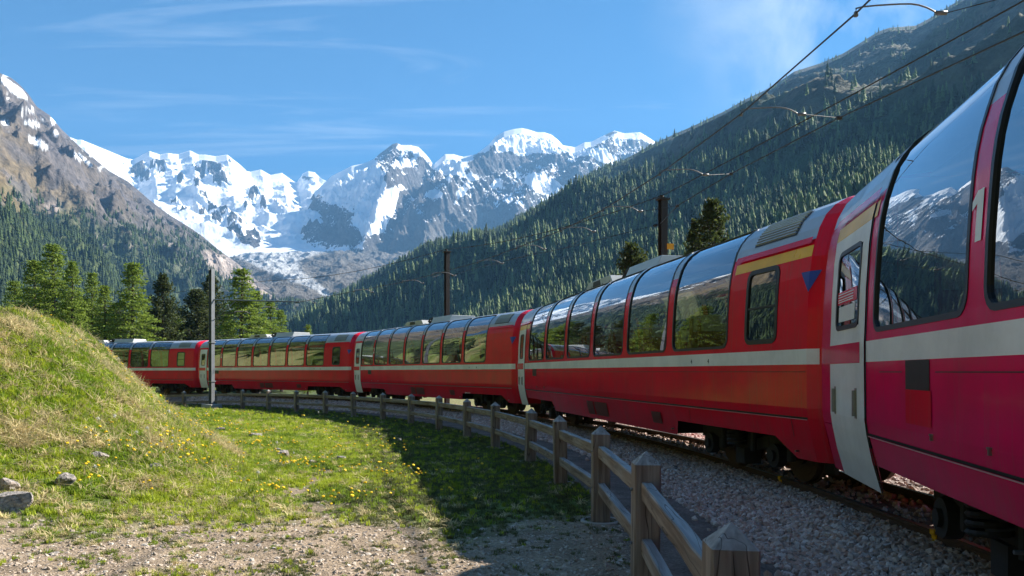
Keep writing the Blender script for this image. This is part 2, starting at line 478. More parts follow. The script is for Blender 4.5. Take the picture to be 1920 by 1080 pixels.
# ------------------------------------------------------------------ track geometry
CX, CY, RT = -46.104, 6.333, 50.75
RAILZ = -1.40
L = 16.45
RTRACK = 50.38
dth = 2 * math.asin(L / 2 / RT)
J = [np.array([CX + RT * math.cos(.03564 + dth * k), CY + RT * math.sin(.03564 + dth * k)]) for k in range(-1, 5)]
BL = L - .7

def gz(y): return -1.40 - .0117 * y
def pol(x, y): return np.hypot(x - CX, y - CY)

_by = np.array([4, 6, 8, 10, 12, 13, 15, 17, 19, 22, 25, 28, 31, 33, 36, 60.])
_bxc = np.array([-9, -9, -8.6, -8.3, -8.15, -8.3, -9.1, -9.7, -10.4, -11.7, -12.7, -13.5, -14.2, -14.8, -16, -30])
_bzc = np.array([-1.45, -1.3, -.6, .35, .88, .98, 1.0, .86, .74, .50, .10, -.50, -1.1, -1.6, -1.85, -2.2])
_bxf = np.array([-5, -4.6, -3.8, -3.5, -4.0, -4.4, -5.4, -6.4, -7.7, -9.7, -11.5, -12.8, -13.8, -14.4, -15.6, -29])
def height(x, y):
    x = np.asarray(x, float); y = np.asarray(y, float)
    g = gz(np.clip(y, -20, 60))
    xc = np.interp(y, _by, _bxc); zc = np.interp(y, _by, _bzc); xf = np.interp(y, _by, _bxf)
    s = np.clip((xf - x) / (xf - xc), 0, 1.0)
    prof = s ** 1.22
    h = g + np.maximum(zc - g, 0) * prof
    beyond = np.clip(xc - x, 0, 60)
    h = h + beyond * .02 * (zc > -1)
    bank = (s > .02) * 1.0
    n1 = fbm(x * .45, y * .45, 4); n2 = fbm(x * 2.1 + 9, y * 2.1, 4)
    h = h + n1 * (.05 + .22 * s) + n2 * (.018 + .07 * s)
    # shallow worn gully in the meadow
    gx = -2.35 - .24 * (y - 8.7) + .2 * np.sin(y * 1.7)
    gl = np.exp(-((x - gx) / .35) ** 2) * sstep(7.5, 9, y) * (1 - sstep(14, 16, y))
    h = h - .10 * gl
    r = pol(x, y)
    flat = sstep(46.2, 47.2, r) * (1 - sstep(54, 60, r))
    h = h * (1 - flat) + flat * g
    low = sstep(47.5, 48.4, r)
    h = h - low * np.maximum(g + 1.60, 0)
    return h

# ------------------------------------------------------------------ ground
def build_ground():
    xs = np.arange(-42, 26.01, .13); ys = np.arange(-8, 62.01, .13)
    X, Y = np.meshgrid(xs, ys)
    Z = height(X, Y)
    r = pol(X, Y)
    nb = fbm(X * .8, Y * .8, 4); nf = fbm(X * 3.3 + 4, Y * 3.3, 4)
    grass = np.array([.12, .16, .035]); straw = np.array([.27, .21, .12]); gravel = np.array([.34, .255, .175]); path = np.array([.19, .15, .125]); soil = np.array([.13, .10, .07])
    gw = sstep(-.6, .7, (Y - 7.35) * .9 + nb * 1.5)[..., None]
    xf = np.interp(Y, _by, _bxf)
    sb = np.clip((xf - X) / 4, 0, 1)
    st = (sstep(.1, .45, fbm(X * .9 + Y * .3 + 3, Y * .9 - X * .3, 3) + sb * .12) * (.2 + .45 * (sb > .03)))[..., None]
    C = grass * (1 - st) + straw * st
    C = C * (.8 + .4 * (nf[..., None] * .5 + .5))
    gx = -2.35 - .24 * (Y - 8.7) + .2 * np.sin(Y * 1.7)
    gl = (np.exp(-((X - gx) / .5) ** 2) * sstep(6.5, 7.5, Y) * (1 - sstep(13, 14.5, Y)) * sstep(-.35, .15, nf + .1))[..., None]
    C = C * (1 - gl) + gravel * .8 * gl
    C = gravel * (.9 + .25 * nf[..., None]) * (1 - gw) + C * gw
    pw = sstep(46.95, 47.25, r + .1 * nb)[..., None]
    C = C * (1 - pw) + path * (1 + .2 * nf[..., None]) * pw
    out = sstep(52.8, 54, r)[..., None]
    C = C * (1 - out) + (grass * .6 + gravel * .4) * out
    ny, nx = X.shape
    V = np.stack([X, Y, Z], -1).reshape(-1, 3)
    idx = np.arange(nx * ny).reshape(ny, nx)
    T = np.stack([idx[:-1, :-1], idx[:-1, 1:], idx[1:, 1:], idx[1:, :-1]], -1).reshape(-1, 4)
    me = mesh_np('ground', V, T, smooth=True); set_col(me, np.clip(C.reshape(-1, 3), 0, 1))
    o = link('ground', me, M_GROUND); tag(o, kind='structure')
    # valley floor sheet to the horizon, below the near sheet
    xs = np.concatenate([-np.geomspace(12000, 60, 60), np.linspace(-50, 50, 21), np.geomspace(60, 12000, 60)])
    ys = np.concatenate([-np.geomspace(6000, 40, 30), np.linspace(-30, 60, 10), np.geomspace(70, 12000, 80)])
    X, Y = np.meshgrid(xs, ys)
    Z = np.full_like(X, -2.4) + np.clip(Y - 900, 0, 1e9) * .02 + fbm(X * .004, Y * .004, 4) * 3 * (np.hypot(X, Y) > 90) 
    C = np.array([.07, .09, .035]) * (1 + .5 * fbm(X * .02, Y * .02, 3))[..., None]
    ny, nx = X.shape
    idx = np.arange(nx * ny).reshape(ny, nx)
    T = np.stack([idx[:-1, :-1], idx[:-1, 1:], idx[1:, 1:], idx[1:, :-1]], -1).reshape(-1, 4)
    me = mesh_np('valley_floor', np.stack([X, Y, Z], -1).reshape(-1, 3), T, smooth=True); set_col(me, np.clip(C.reshape(-1, 3), 0, 1))
    o = link('valley_floor', me, M_SLOPE); tag(o, kind='structure')
build_ground()

# ------------------------------------------------------------------ mountains
def poly_u(P, n, world=True):
    """P: list of (px,py,d); returns n points evenly spread by column parameter"""
    P = np.array(P, float)
    u = np.linspace(0, 1, n)
    t = (P[:, 0] - P[0, 0]) / (P[-1, 0] - P[0, 0])
    px = np.interp(u, t, P[:, 0]); py = np.interp(u, t, P[:, 1]); d = np.interp(u, t, P[:, 2])
    return np.stack([(px - 960) / F * d, d, (HOR - py) / F * d], -1), px

def loft(ridge, foot, nu, nv, back=600, bulge=0):
    Rg, rpx = poly_u(ridge, nu); Ft, fpx = poly_u(foot, nu)
    v = np.linspace(0, 1, nv)[:, None, None]
    P = Ft[None] * (1 - v) + Rg[None] * v
    # concave slopes: gentle low, steep high
    P[..., 2] -= bulge * np.sin(np.pi * v[..., 0])
    return P, Rg, Ft

def finish(name, P, C, mat, back, n_back=6):
    """adds the far side of the ridge"""
    Rg = P[-1]
    rows = [P]
    Cs = [C]
    for k in range(1, n_back + 1):
        q = Rg.copy(); out = Rg.copy(); out[:, 2] = 0; out /= np.linalg.norm(out, axis=1)[:, None]
        q += out * back * k / n_back; q[:, 2] -= back * .9 * (k / n_back)
        rows.append(q[None]); Cs.append(C[-1:][:])
    P = np.concatenate(rows, 0); C = np.concatenate(Cs, 0)
    ny, nx = P.shape[:2]
    idx = np.arange(nx * ny).reshape(ny, nx)
    T = np.stack([idx[:-1, :-1], idx[:-1, 1:], idx[1:, 1:], idx[1:, :-1]], -1).reshape(-1, 4)
    me = mesh_np(name, P.reshape(-1, 3), T, smooth=True); set_col(me, np.clip(C.reshape(-1, 3), 0, 1))
    o = link(name, me, mat); tag(o, kind='structure')
    return o

def topx(P): return 960 + F * P[..., 0] / P[..., 1], HOR - F * P[..., 2] / P[..., 1]
def cap_sky(P, ridge, v, k=260, m=10):
    rr = np.array(ridge, float)
    px, py = topx(P)
    lim = np.interp(px, rr[:, 0], rr[:, 1]) + np.minimum(m, (1 - v) * k)
    over = np.clip(lim - py, 0, None)
    over = np.where(over > 0, over + 0.0, 0)
    P[..., 2] -= over / F * P[..., 1]
    return P
def blob(px, py, cx, cy, rx, ry, rot=0):
    a = R(rot); x = px - cx; y = py - cy
    u = (x * math.cos(a) + y * math.sin(a)) / rx; v = (-x * math.sin(a) + y * math.cos(a)) / ry
    return np.exp(-(u * u + v * v) ** 1.5)

# --- left snow massif and glacier basin
def far_left():
    ridge = [(60, 230, 7600), (144, 262, 7600), (153, 262, 7600), (204, 283, 7800), (238, 297, 7900), (250, 299, 8000), (280, 283, 8000), (300, 290, 8000), (315, 287, 8000), (335, 289, 8100), (356, 282, 8100), (372, 290, 8100), (384, 290, 8100),
             (405, 293, 8100), (426, 290, 8100), (436, 298, 8100), (448, 307, 8100), (463, 321, 8100), (470, 322, 8200), (489, 318, 8200), (507, 328, 8200), (528, 324, 8300), (552, 341, 8300), (556, 342, 8300), (563, 333, 8300),
             (568, 325, 8300), (578, 321, 8300), (590, 323, 8300), (598, 331, 8300), (604, 336, 8200), (640, 350, 8000), (760, 380, 7800)]
    foot = [(120, 500, 4300), (300, 500, 4400), (400, 486, 4500), (470, 478, 4600), (560, 476, 4700), (640, 472, 4800), (760, 470, 4900)]
    P, Rg, Ft = loft(ridge, foot, 760, 300, bulge=0)
    nv, nu = P.shape[:2]
    v = np.linspace(0, 1, nv)[:, None] * np.ones((1, nu))
    px, py = topx(P)
    X, Y = P[..., 0], P[..., 1] + P[..., 2] * .6
    env = np.clip(v * 5, 0, 1) * np.clip((1 - v) * 9, 0, 1)
    big = fbm(X * .0011 + 2, Y * .0011, 4) * 260
    steps = ridged(X * .0016 + 5, Y * .0016 + 1, 6) * 230
    rockm = np.zeros_like(px)
    for (cx, cy, rx, ry, rot, w) in [(262, 325, 26, 16, 15, .9), (296, 318, 22, 12, 20, .9), (336, 347, 12, 8, 0, 1), (392, 328, 30, 20, 20, .95), (410, 348, 24, 14, 30, .8), (370, 322, 16, 10, 0, .6), (368, 364, 8, 6, 0, 1),
                                     (476, 372, 18, 9, 25, .9), (492, 392, 9, 16, -25, .85), (398, 382, 34, 7, 25, .8), (372, 396, 22, 6, 20, .8), (420, 395, 18, 10, 35, .8), (404, 414, 20, 14, 20, .9), (440, 420, 24, 16, 30, .85),
                                     (470, 450, 34, 16, 20, .95), (440, 440, 20, 10, 20, .8), (520, 400, 8, 22, -30, .6), (578, 328, 16, 7, 0, .9), (350, 410, 20, 8, 30, .9), (330, 385, 20, 5, 20, .6), (460, 395, 10, 6, 0, .7), (545, 445, 26, 10, 10, .35), (430, 300, 5, 8, 0, .8), (556, 470, 60, 4, 0, .25)]:
        rockm = np.maximum(rockm, blob(px, py, cx, cy, rx * .95, ry * .95, rot) * w)
    fine = ridged(X * .006, Y * .006, 5)
    n = big * .7 + steps * .35 + rockm * fine * 130 + fbm(X * .012, Y * .012, 4) * 8
    P[..., 2] += n * env
    cap_sky(P, ridge, v)
    # seracs in the icefall
    ice = sstep(.05, .3, fbm(px * .02 + 7, py * .05, 3)) * sstep(380, 400, py) * (1 - sstep(455, 470, py)) * sstep(480, 510, px)
    P[..., 2] += ice * ridged(X * .02, Y * .02, 3) * 22
    low = sstep(470, 490, py) 
    snow = .86 - np.clip(rockm * 1.5 - .25, 0, 1) * (.55 + .9 * fbm(px * .06, py * .1, 4)) - low * .3
    snow += .12 * fbm(X * .004, Y * .004, 3)
    C = np.stack([np.clip(snow, 0, 1), low * .7, np.clip(ice * .12, 0, 1)], -1)
    finish('snow_mountain', P, C, M_SNOWROCK, 1500)
far_left()

# --- right snow massif
def far_right():
    ridge = [(560, 440, 6600), (575, 385, 6700), (589, 361, 6800), (606, 345, 6900), (622, 330, 7000), (640, 321, 7000), (659, 311, 7000), (681, 307, 7000), (702, 298, 7000), (712, 288, 7000), (722, 281, 7000), (736, 270, 7000), (744, 268, 7000), (752, 272, 7000),
             (762, 272, 7000), (770, 272, 7000), (785, 276, 7000), (800, 291, 7000), (813, 309, 7000), (820, 302, 7000), (828, 295, 7000), (835, 289, 7000), (850, 289, 7000), (868, 294, 7000), (880, 292, 7000), (893, 289, 7000), (905, 280, 7000), (918, 270, 7000), (928, 257, 7000),
             (945, 247, 7000), (963, 242, 7000), (978, 240, 7000), (992, 243, 7000), (1007, 248, 7000), (1020, 248, 7000), (1033, 252, 7000), (1046, 262, 7000), (1055, 272, 7000), (1066, 274, 7000), (1078, 276, 7000), (1096, 267, 7000), (1108, 266, 7000), (1122, 259, 7000),
             (1140, 250, 7000), (1152, 245, 7000), (1170, 250, 7000), (1185, 249, 7000), (1200, 248, 7000), (1215, 257, 7000), (1230, 267, 7000), (1280, 285, 7000), (1400, 330, 7000)]
    ridge = [(a_, b_, 6300 + (a_ - 560) * 2.2) for a_, b_, c_ in ridge]
    foot = [(545, 474, 4900), (600, 480, 4800), (645, 486, 4600), (648, 540, 4300), (665, 590, 4100), (800, 610, 4200), (1000, 620, 4300), (1400, 640, 4500)]
    # make foot a function of column
    Pf = np.array(foot, float)
    tt = np.linspace(0, 1, len(Pf)) ** 1.0
    nu, nv = 900, 420
    Rg, rpx = poly_u(ridge, nu)
    uu = (rpx - 560) / 840
    tk = np.array([0, .05, .10, .17, .24, .42, .62, 1.0])
    fp = [np.interp(uu, tk, Pf[:, i]) for i in range(3)]
    Ft = np.stack([(fp[0] - 960) / F * fp[2], fp[2], (HOR - fp[1]) / F * fp[2]], -1)
    v1 = np.linspace(0, 1, nv); v = v1[:, None, None]
    P = Ft[None] * (1 - v) + Rg[None] * v
    v = v[..., 0] * np.ones((1, nu))
    u = uu[None] * np.ones((nv, 1))
    px, py = topx(P)
    X, Y = P[..., 0], P[..., 1] + P[..., 2] * .5
    env = np.clip(v * 6, 0, 1) * np.clip((1 - v) * 10, 0, 1)
    # main ribs that run down from the summits
    def rib(cu, w, lean=0):
        return np.exp(-np.abs((u - cu - lean * (1 - v)) / w) ** 1.4)
    big = (.25 * rib(.215, .035, -.09) + .85 * rib(.31, .028, -.1) + 1.1 * rib(.49, .05, -.14) + .8 * rib(.64, .035, -.12) + .9 * rib(.72, .04, -.12) + .5 * rib(.4, .02, -.12)) * 330 * np.sin(np.pi * np.clip(v, 0, 1)) ** .8
    rd = ridged(X * .0014 + 3, Y * .0014, 7)
    n = big + (rd - .35) * 210 + fbm(X * .003, Y * .003, 5) * 60
    fine = ridged(X * .007, Y * .007, 5)
    P[..., 2] += n * env + (fine - .4) * 75 * env
    P[..., 2] += (ridged(X * .02 + 9, Y * .02, 3) - .4) * 12 * np.clip(v * 6, 0, 1) * (1 - sstep(.985, 1, v))
    cap_sky(P, ridge, v)
    px, py = topx(P)
    # snow: high and on the gentler ground
    dz_v = np.gradient(P[..., 2], axis=0); dh_v = np.hypot(np.gradient(P[..., 0], axis=0), np.gradient(P[..., 1], axis=0)) + 1e-6
    dz_u = np.gradient(P[..., 2], axis=1); dh_u = np.hypot(np.gradient(P[..., 0], axis=1), np.gradient(P[..., 1], axis=1)) + 1e-6
    slope = np.hypot(dz_v / dh_v, dz_u / dh_u)
    line = np.interp(px, [560, 640, 690, 720, 760, 830, 900, 960, 1060, 1140, 1240, 1400], [480, 470, 465, 440, 415, 395, 385, 400, 408, 395, 330, 330])
    s = .86 - .58 * sstep(.8, 1.9, slope) - sstep(-26, 26, py - line + 26 * fbm(px * .03, py * .03, 4)) * .8
    s += .28 * fbm(X * .0028 + 8, Y * .0028, 4)
    for (cx, cy, rx, ry, rot, w) in [(985, 268, 62, 16, 4, .55), (940, 280, 26, 8, -30, .4), (640, 350, 40, 34, -15, .5), (690, 330, 26, 20, 0, .5), (700, 400, 30, 44, 25, .45), (725, 385, 14, 40, 30, .35), (1020, 345, 30, 14, 20, .45),
                                     (1030, 350, 40, 10, 20, .35), (1140, 298, 26, 8, 12, .5), (1105, 285, 30, 6, -5, .4), (850, 310, 24, 16, -10, .5), (815, 365, 14, 8, 0, .5), (798, 278, 10, 26, -30, .5), (830, 410, 50, 7, -15, .4),
                                     (1180, 256, 24, 5, 5, .4), (1060, 365, 30, 8, 15, .3), (760, 300, 22, 16, 0, .25), (640, 470, 40, 8, -15, .5), (1000, 395, 50, 4, 5, .3), (880, 345, 10, 30, 40, .3)]:
        s += blob(px, py, cx, cy, rx * 1.1, ry * 1.1, rot) * w * 1.5
    s += .42 * sstep(.08, .34, fbm(px * .035 + .02 * py, py * .055 - px * .02, 4)) * sstep(20, -10, py - line)
    for (cx, cy, rx, ry, rot, w) in [(598, 405, 20, 32, -10, .75), (615, 440, 26, 14, 10, .6), (640, 420, 12, 34, -20, .5), (730, 275, 30, 9, -30, .5), (655, 440, 20, 14, 0, .5), (745, 290, 26, 14, 0, .35), (980, 300, 80, 12, 3, .4), (930, 300, 24, 30, -40, .5), (890, 330, 16, 30, 40, .4),
                                     (780, 345, 26, 34, 20, .5), (820, 385, 30, 14, 0, .4), (1085, 330, 50, 14, 12, .5), (1150, 252, 16, 8, 0, .5), (575, 400, 8, 40, 0, .3), (900, 300, 20, 24, -30, .4)]:
        s -= blob(px, py, cx, cy, rx, ry, rot) * w
    scree = sstep(-20, 40, py - line)
    C = np.stack([np.clip(s, 0, 1), scree * .85, np.zeros_like(s)], -1)
    finish('snow_mountain_range', P, C, M_SNOWROCK, 1500)
far_right()

# --- glacier tongue and moraine between
def moraine():
    ridge = [(300, 500, 4800), (400, 482, 4800), (470, 474, 4900), (560, 472, 4950), (640, 468, 4950), (700, 470, 5000), (800, 470, 5000)]
    foot = [(300, 600, 2000), (460, 596, 2000), (560, 585, 2000), (640, 600, 2000), (800, 640, 2000)]
    P, Rg, Ft = loft(ridge, foot, 420, 300)
    nv, nu = P.shape[:2]
    v = np.linspace(0, 1, nv)[:, None] * np.ones((1, nu))
    px, py = topx(P)
    X, Y = P[..., 0], P[..., 1]
    env = np.clip(v * 6, 0, 1) * np.clip((1 - v) * 6, 0, 1)
    P[..., 2] += (fbm(X * .004, Y * .004, 5) * 45 + ridged(X * .009, Y * .009, 5) * 26) * env
    px, py = topx(P)
    cl = np.interp(py, [470, 485, 500, 515, 530, 545, 560], [530, 510, 520, 545, 575, 605, 622])
    wd = np.interp(py, [470, 480, 490, 500, 515, 530, 545, 560], [90, 72, 50, 42, 34, 22, 12, 0.5])
    side = px - cl + 9 * fbm(px * .05, py * .09, 3)
    tong = 1 - sstep(.75, 1.15, np.abs(side) / wd)
    crev = sstep(.1, .5, fbm(px * .03, py * .25, 3))
    ice = tong * (1 - .25 * crev)
    C = np.stack([np.zeros_like(ice), np.full_like(ice, 1.), np.clip(ice, 0, 1)], -1)
    finish('glacier_tongue', P, C, M_SNOWROCK, 300, 2)
moraine()

# --- left mountain: scrub and rock with a forest skirt
def surf_eval(P, a, b):
    nv, nu = P.shape[:2]
    fa = a * (nv - 1); fb = b * (nu - 1)
    i = np.clip(fa.astype(int), 0, nv - 2); j = np.clip(fb.astype(int), 0, nu - 2)
    s = (fa - i)[:, None]; t = (fb - j)[:, None]
    return (P[i, j] * (1 - s) * (1 - t) + P[i + 1, j] * s * (1 - t) + P[i, j + 1] * (1 - s) * t + P[i + 1, j + 1] * s * t)

def left_mountain():
    ridge = [(-900, -420, 3600), (-500, -150, 3500), (-200, 20, 3400), (-60, 100, 3300), (0, 137, 3300), (21, 146, 3300), (36, 158, 3300), (53, 176, 3300), (69, 200, 3250), (93, 216, 3200), (116, 243, 3200), (153, 278, 3150), (185, 304, 3100), (204, 320, 3100), (241, 341, 3050), (278, 373, 3000),
             (315, 401, 2950), (352, 424, 2900), (380, 443, 2850), (407, 466, 2800), (444, 493, 2700), (481, 526, 2600), (530, 556, 2500), (600, 566, 2450), (680, 600, 2400)]
    foot = [(-900, 700, 300), (-200, 698, 420), (0, 697, 600), (200, 697, 900), (400, 680, 1300), (600, 640, 1600), (680, 640, 1600)]
    P, Rg, Ft = loft(ridge, foot, 620, 360)
    nv, nu = P.shape[:2]
    v = np.linspace(0, 1, nv)[:, None] * np.ones((1, nu))
    X, Y, Z = P[..., 0], P[..., 1], P[..., 2]
    env = np.clip(v * 5, 0, 1) * np.clip((1 - v) * 12, 0, 1)
    px, py = topx(P)
    a = X * .8 + Y * .6; b = -X * .6 + Y * .8 + Z
    n = (ridged(a * .0030, b * .0013, 6) - .35) * 130 + fbm(X * .0015, Y * .0015, 4) * 130
    n += (ridged(a * .012, b * .007, 5) - .4) * 42 * sstep(.35, .7, v)
    P[..., 2] += n * env + (ridged(a * .02, b * .02, 3) - .4) * 10 * np.clip(v * 5, 0, 1) * (1 - sstep(.985, 1, v))
    cap_sky(P, ridge, v)
    px, py = topx(P)
    line = np.interp(px, [-900, -200, 0, 100, 200, 300, 400, 480, 600], [260, 330, 385, 400, 420, 440, 470, 500, 560])
    nn = fbm(px * .012, py * .03, 4); n2 = fbm(a * .01, b * .01, 4)
    rock = np.array([.115, .10, .092]); scrub = np.array([.15, .115, .07]); green = np.array([.055, .075, .03]); snow = np.array([.88, .9, .93]); scar = np.array([.40, .33, .285]); meadow = np.array([.10, .125, .05])
    w = sstep(-.2, .25, n2)[..., None]
    C = rock * (1 - w) + scrub * w
    g = sstep(-40, 50, py - line + 40 * nn)[..., None]
    C = C * (1 - g) + green * g
    mg = (g[..., 0] * sstep(.15, .35, fbm(px * .02 + 3, py * .05, 3)))[..., None]
    C = C * (1 - mg) + meadow * mg
    # high rock is darker, snow lies in the gullies and on ledges
    hi = sstep(170, 40, py - np.interp(px, [r[0] for r in ridge], [r[1] for r in ridge]))[..., None]
    C = C * (1 - hi * .55) + np.array([.10, .09, .095]) * hi * .55
    sn = sstep(.26, .34, fbm(px * .035 + 20, (py + px * .8) * .05, 4) - .0022 * (py - np.interp(px, [r[0] for r in ridge], [r[1] for r in ridge])))
    for (cx, cy, rx, ry, rot, ww) in [(30, 168, 26, 8, 38, 1), (15, 155, 14, 6, 38, 1), (72, 268, 22, 7, 25, .9), (60, 232, 18, 4, 5, .8), (140, 290, 20, 3, 42, .9), (160, 300, 22, 3, 45, .9), (105, 250, 8, 4, 40, .8), (10, 230, 10, 5, 20, .8)]:
        sn = np.maximum(sn, sstep(.35, .5, blob(px, py, cx, cy, rx, ry, rot) * ww + .12 * fbm(px * .1, py * .1, 3)))
    sn = (sn * (1 - sstep(300, 350, py)))[..., None]
    C = C * (1 - sn) + snow * sn
    sc = np.zeros_like(px)
    for (cx, cy, rx, ry, rot, ww) in [(96, 392, 16, 13, 20, 1), (430, 505, 60, 22, 32, 1), (475, 530, 40, 18, 38, 1), (505, 548, 40, 12, 30, 1), (178, 442, 8, 4, 0, .9), (195, 462, 8, 4, 20, .9), (320, 460, 10, 8, 20, .7), (400, 485, 30, 14, 30, .8), (240, 460, 10, 5, 20, .8)]:
        sc = np.maximum(sc, sstep(.3, .6, blob(px, py, cx, cy, rx, ry, rot) * ww + .2 * fbm(px * .08, py * .08, 4)))
    sc = sc[..., None]
    C = C * (1 - sc) + scar * (.75 + .4 * n2[..., None]) * sc
    finish('left_mountain', P, C, M_SLOPE, 900)
    return P, line, sc[..., 0], mg[..., 0]
PL, lineL, scarL, meadL = left_mountain()

# --- right mountain: the forested spur
R_RIDGE = [(520, 580, 1750), (560, 577, 1780), (600, 572, 1800), (640, 556, 1800), (670, 536, 1850), (700, 520, 1900), (740, 500, 1900), (800, 465, 2000), (862, 446, 2050), (922, 439, 2100), (978, 409, 2150), (1052, 365, 2250), (1110, 328, 2350), (1170, 299, 2500), (1229, 268, 2600), (1270, 249, 2600), (1300, 236, 2600), (1359, 208, 2600), (1400, 185, 2600), (1433, 170, 2600), (1475, 144, 2600),
           (1489, 134, 2600), (1540, 118, 2600), (1581, 100, 2550), (1620, 76, 2550), (1645, 60, 2550), (1667, 52, 2500), (1717, 48, 2500), (1740, 36, 2500), (1799, 0, 2500), (1900, -60, 2500), (2100, -180, 2500), (2600, -420, 2400), (3600, -800, 2300), (5200, -1000, 2200)]
def right_mountain():
    foot = [(520, 690, 900), (700, 690, 700), (900, 690, 480), (1200, 690, 330), (1600, 690, 240), (2200, 690, 200), (3600, 690, 160), (5200, 690, 150)]
    Pr = np.array(R_RIDGE, float)
    nu, nv = 760, 300
    # columns denser inside the frame
    pc = np.concatenate([np.linspace(520, 1960, 640, endpoint=False), np.geomspace(1960, 5200, 120)])
    rd = [pc] + [np.interp(pc, Pr[:, 0], Pr[:, i]) for i in (1, 2)]
    Pf = np.array(foot, float); ft = [pc] + [np.interp(pc, Pf[:, 0], Pf[:, i]) for i in (1, 2)]
    mk = lambda q: np.stack([(q[0] - 960) / F * q[2], q[2], (HOR - q[1]) / F * q[2]], -1)
    Rg, Ft = mk(rd), mk(ft)
    v = np.linspace(0, 1, nv)[:, None, None]
    P = Ft[None] * (1 - v) + Rg[None] * v
    v = v[..., 0] * np.ones((1, nu))
    X, Y, Z = P[..., 0], P[..., 1], P[..., 2]
    env = np.clip(v * 4, 0, 1) * np.clip((1 - v) * 10, 0, 1)
    a = X * .75 - Y * .65; b = X * .65 + Y * .75
    n = (ridged(b * .0022 + 4, a * .0010, 6) - .35) * 120 + fbm(X * .0018, Y * .0018, 4) * 70
    P[..., 2] += n * env
    P[..., 2] += (ridged(b * .012, a * .009, 4) - .4) * 8 * np.clip(v * 4, 0, 1) * (1 - sstep(.985, 1, v))
    cap_sky(P, R_RIDGE, v, 200, 6)
    px, py = topx(P)
    forest = np.array([.04, .07, .035]); bare = np.array([.085, .082, .052]); mead = np.array([.055, .075, .035])
    tl = np.interp(px, [520, 1000, 1150, 1250, 1400, 1550, 1700, 1900, 3000], [0, 330, 330, 330, 290, 250, 220, 200, 100])
    up = sstep(30, -50, py - tl + 60 * fbm(px * .008, py * .012, 4))
    n2 = fbm(b * .01, a * .004, 4)
    w = sstep(-.35, .3, n2)[..., None]
    top = mead * .75 * (1 - w) + bare * w
    C = forest * (1 - up[..., None]) + top * up[..., None]
    hg = sstep(.05, .3, fbm(b * .02 + 7, a * .012, 4))[..., None] * up[..., None]
    C = C * (1 - .6 * hg) + np.array([.13, .11, .07]) * .6 * hg
    finish('right_mountain', P, C, M_SLOPE, 900)
    return P, up
PR, upR = right_mountain()

def hillside():
    # wooded slope left of and behind the viewer; the coach windows reflect it
    az = np.radians(np.linspace(-215, -46, 150)); rr = np.geomspace(26, 700, 60)
    A, Rr = np.meshgrid(az, rr)
    X = Rr * np.sin(A); Y = Rr * np.cos(A)
    fade = sstep(-46, -60, np.degrees(A)) * sstep(-215, -200, np.degrees(A))
    Z = -2.2 + fade * (np.clip(Rr - 28, 0, 1e9) ** 1.02 * .42 + fbm(X * .02, Y * .02, 4) * 8 * sstep(26, 90, Rr))
    C = np.where((fbm(X * .05, Y * .05, 4) > 0)[..., None], np.array([.10, .14, .035]), np.array([.17, .16, .07]))
    P = np.stack([X, Y, Z], -1); ny, nx = X.shape
    idx = np.arange(nx * ny).reshape(ny, nx)
    T = np.stack([idx[:-1, :-1], idx[:-1, 1:], idx[1:, 1:], idx[1:, :-1]], -1).reshape(-1, 4)
    me = mesh_np('hillside', P.reshape(-1, 3), T, smooth=True); set_col(me, C.reshape(-1, 3))
    tag(link('hillside', me, M_SLOPE), kind='structure')
    return P
PH = hillside()

# ------------------------------------------------------------------ conifers
def conifer_template(layers, sides, seed, width=.2, ragged=.35):
    """unit-high tree: stacked ragged skirts; returns verts, tris"""
    rg = np.random.default_rng(seed); V = []; T = []
    for k in range(layers):
        t0 = .06 + .88 * k / layers; t1 = min(t0 + 1.75 * .9 / layers, 1.0)
        r0 = width * (1 - t0) ** .8 * (.82 + .36 * rg.random())
        b = len(V); ph = rg.random() * 6.28
        for i in range(sides * 2):
            a = ph + math.pi * i / sides
            rr = r0 * ((1 if i % 2 == 0 else .45) + ragged * (rg.random() - .5))
            V.append((rr * math.cos(a), rr * math.sin(a), t0 + (.0 if i % 2 == 0 else .05) + .03 * (rg.random() - .5)))
        V.append((0.01 * (rg.random() - .5), 0.01 * (rg.random() - .5), t1))
        for i in range(sides * 2): T.append((b + i, b + (i + 1) % (sides * 2), b + sides * 2))
    return np.array(V), np.array(T)

def merged_forest(name, pts, H, cols, layers, sides, label, cat='forest'):
    temps = [conifer_template(layers, sides, 100 + i, .17 + .03 * (i % 3)) for i in range(6)]
    Vs, Ts, Cs = [], [], []; base = 0
    which = rng.integers(0, 6, len(pts))
    for k in range(6):
        m = which == k; p = pts[m]; h = H[m]; c = cols[m]
        if len(p) == 0: continue
        V, T = temps[k]; nV = len(V)
        a = rng.random(len(p)) * 6.28
        ca, sa = np.cos(a), np.sin(a); wd = h * (.85 + .4 * rng.random(len(p)))
        vx = (V[None, :, 0] * ca[:, None] - V[None, :, 1] * sa[:, None]) * wd[:, None]
        vy = (V[None, :, 0] * sa[:, None] + V[None, :, 1] * ca[:, None]) * wd[:, None]
        vz = V[None, :, 2] * h[:, None] - .5
        vv = np.stack([vx, vy, vz], -1) + p[:, None, :]
        tt = T[None] + (np.arange(len(p)) * nV)[:, None, None] + base
        jit = .85 + .3 * rng.random((len(p), nV, 1))
        cc = c[:, None, :] * jit
        Vs.append(vv.reshape(-1, 3)); Ts.append(tt.reshape(-1, 3)); Cs.append(cc.reshape(-1, 3)); base += len(p) * nV
    me = mesh_np(name, np.concatenate(Vs), np.concatenate(Ts)); set_col(me, np.concatenate(Cs))
    o = link(name, me, M_FOREST); tag(o, label, cat, kind='stuff')
    return o

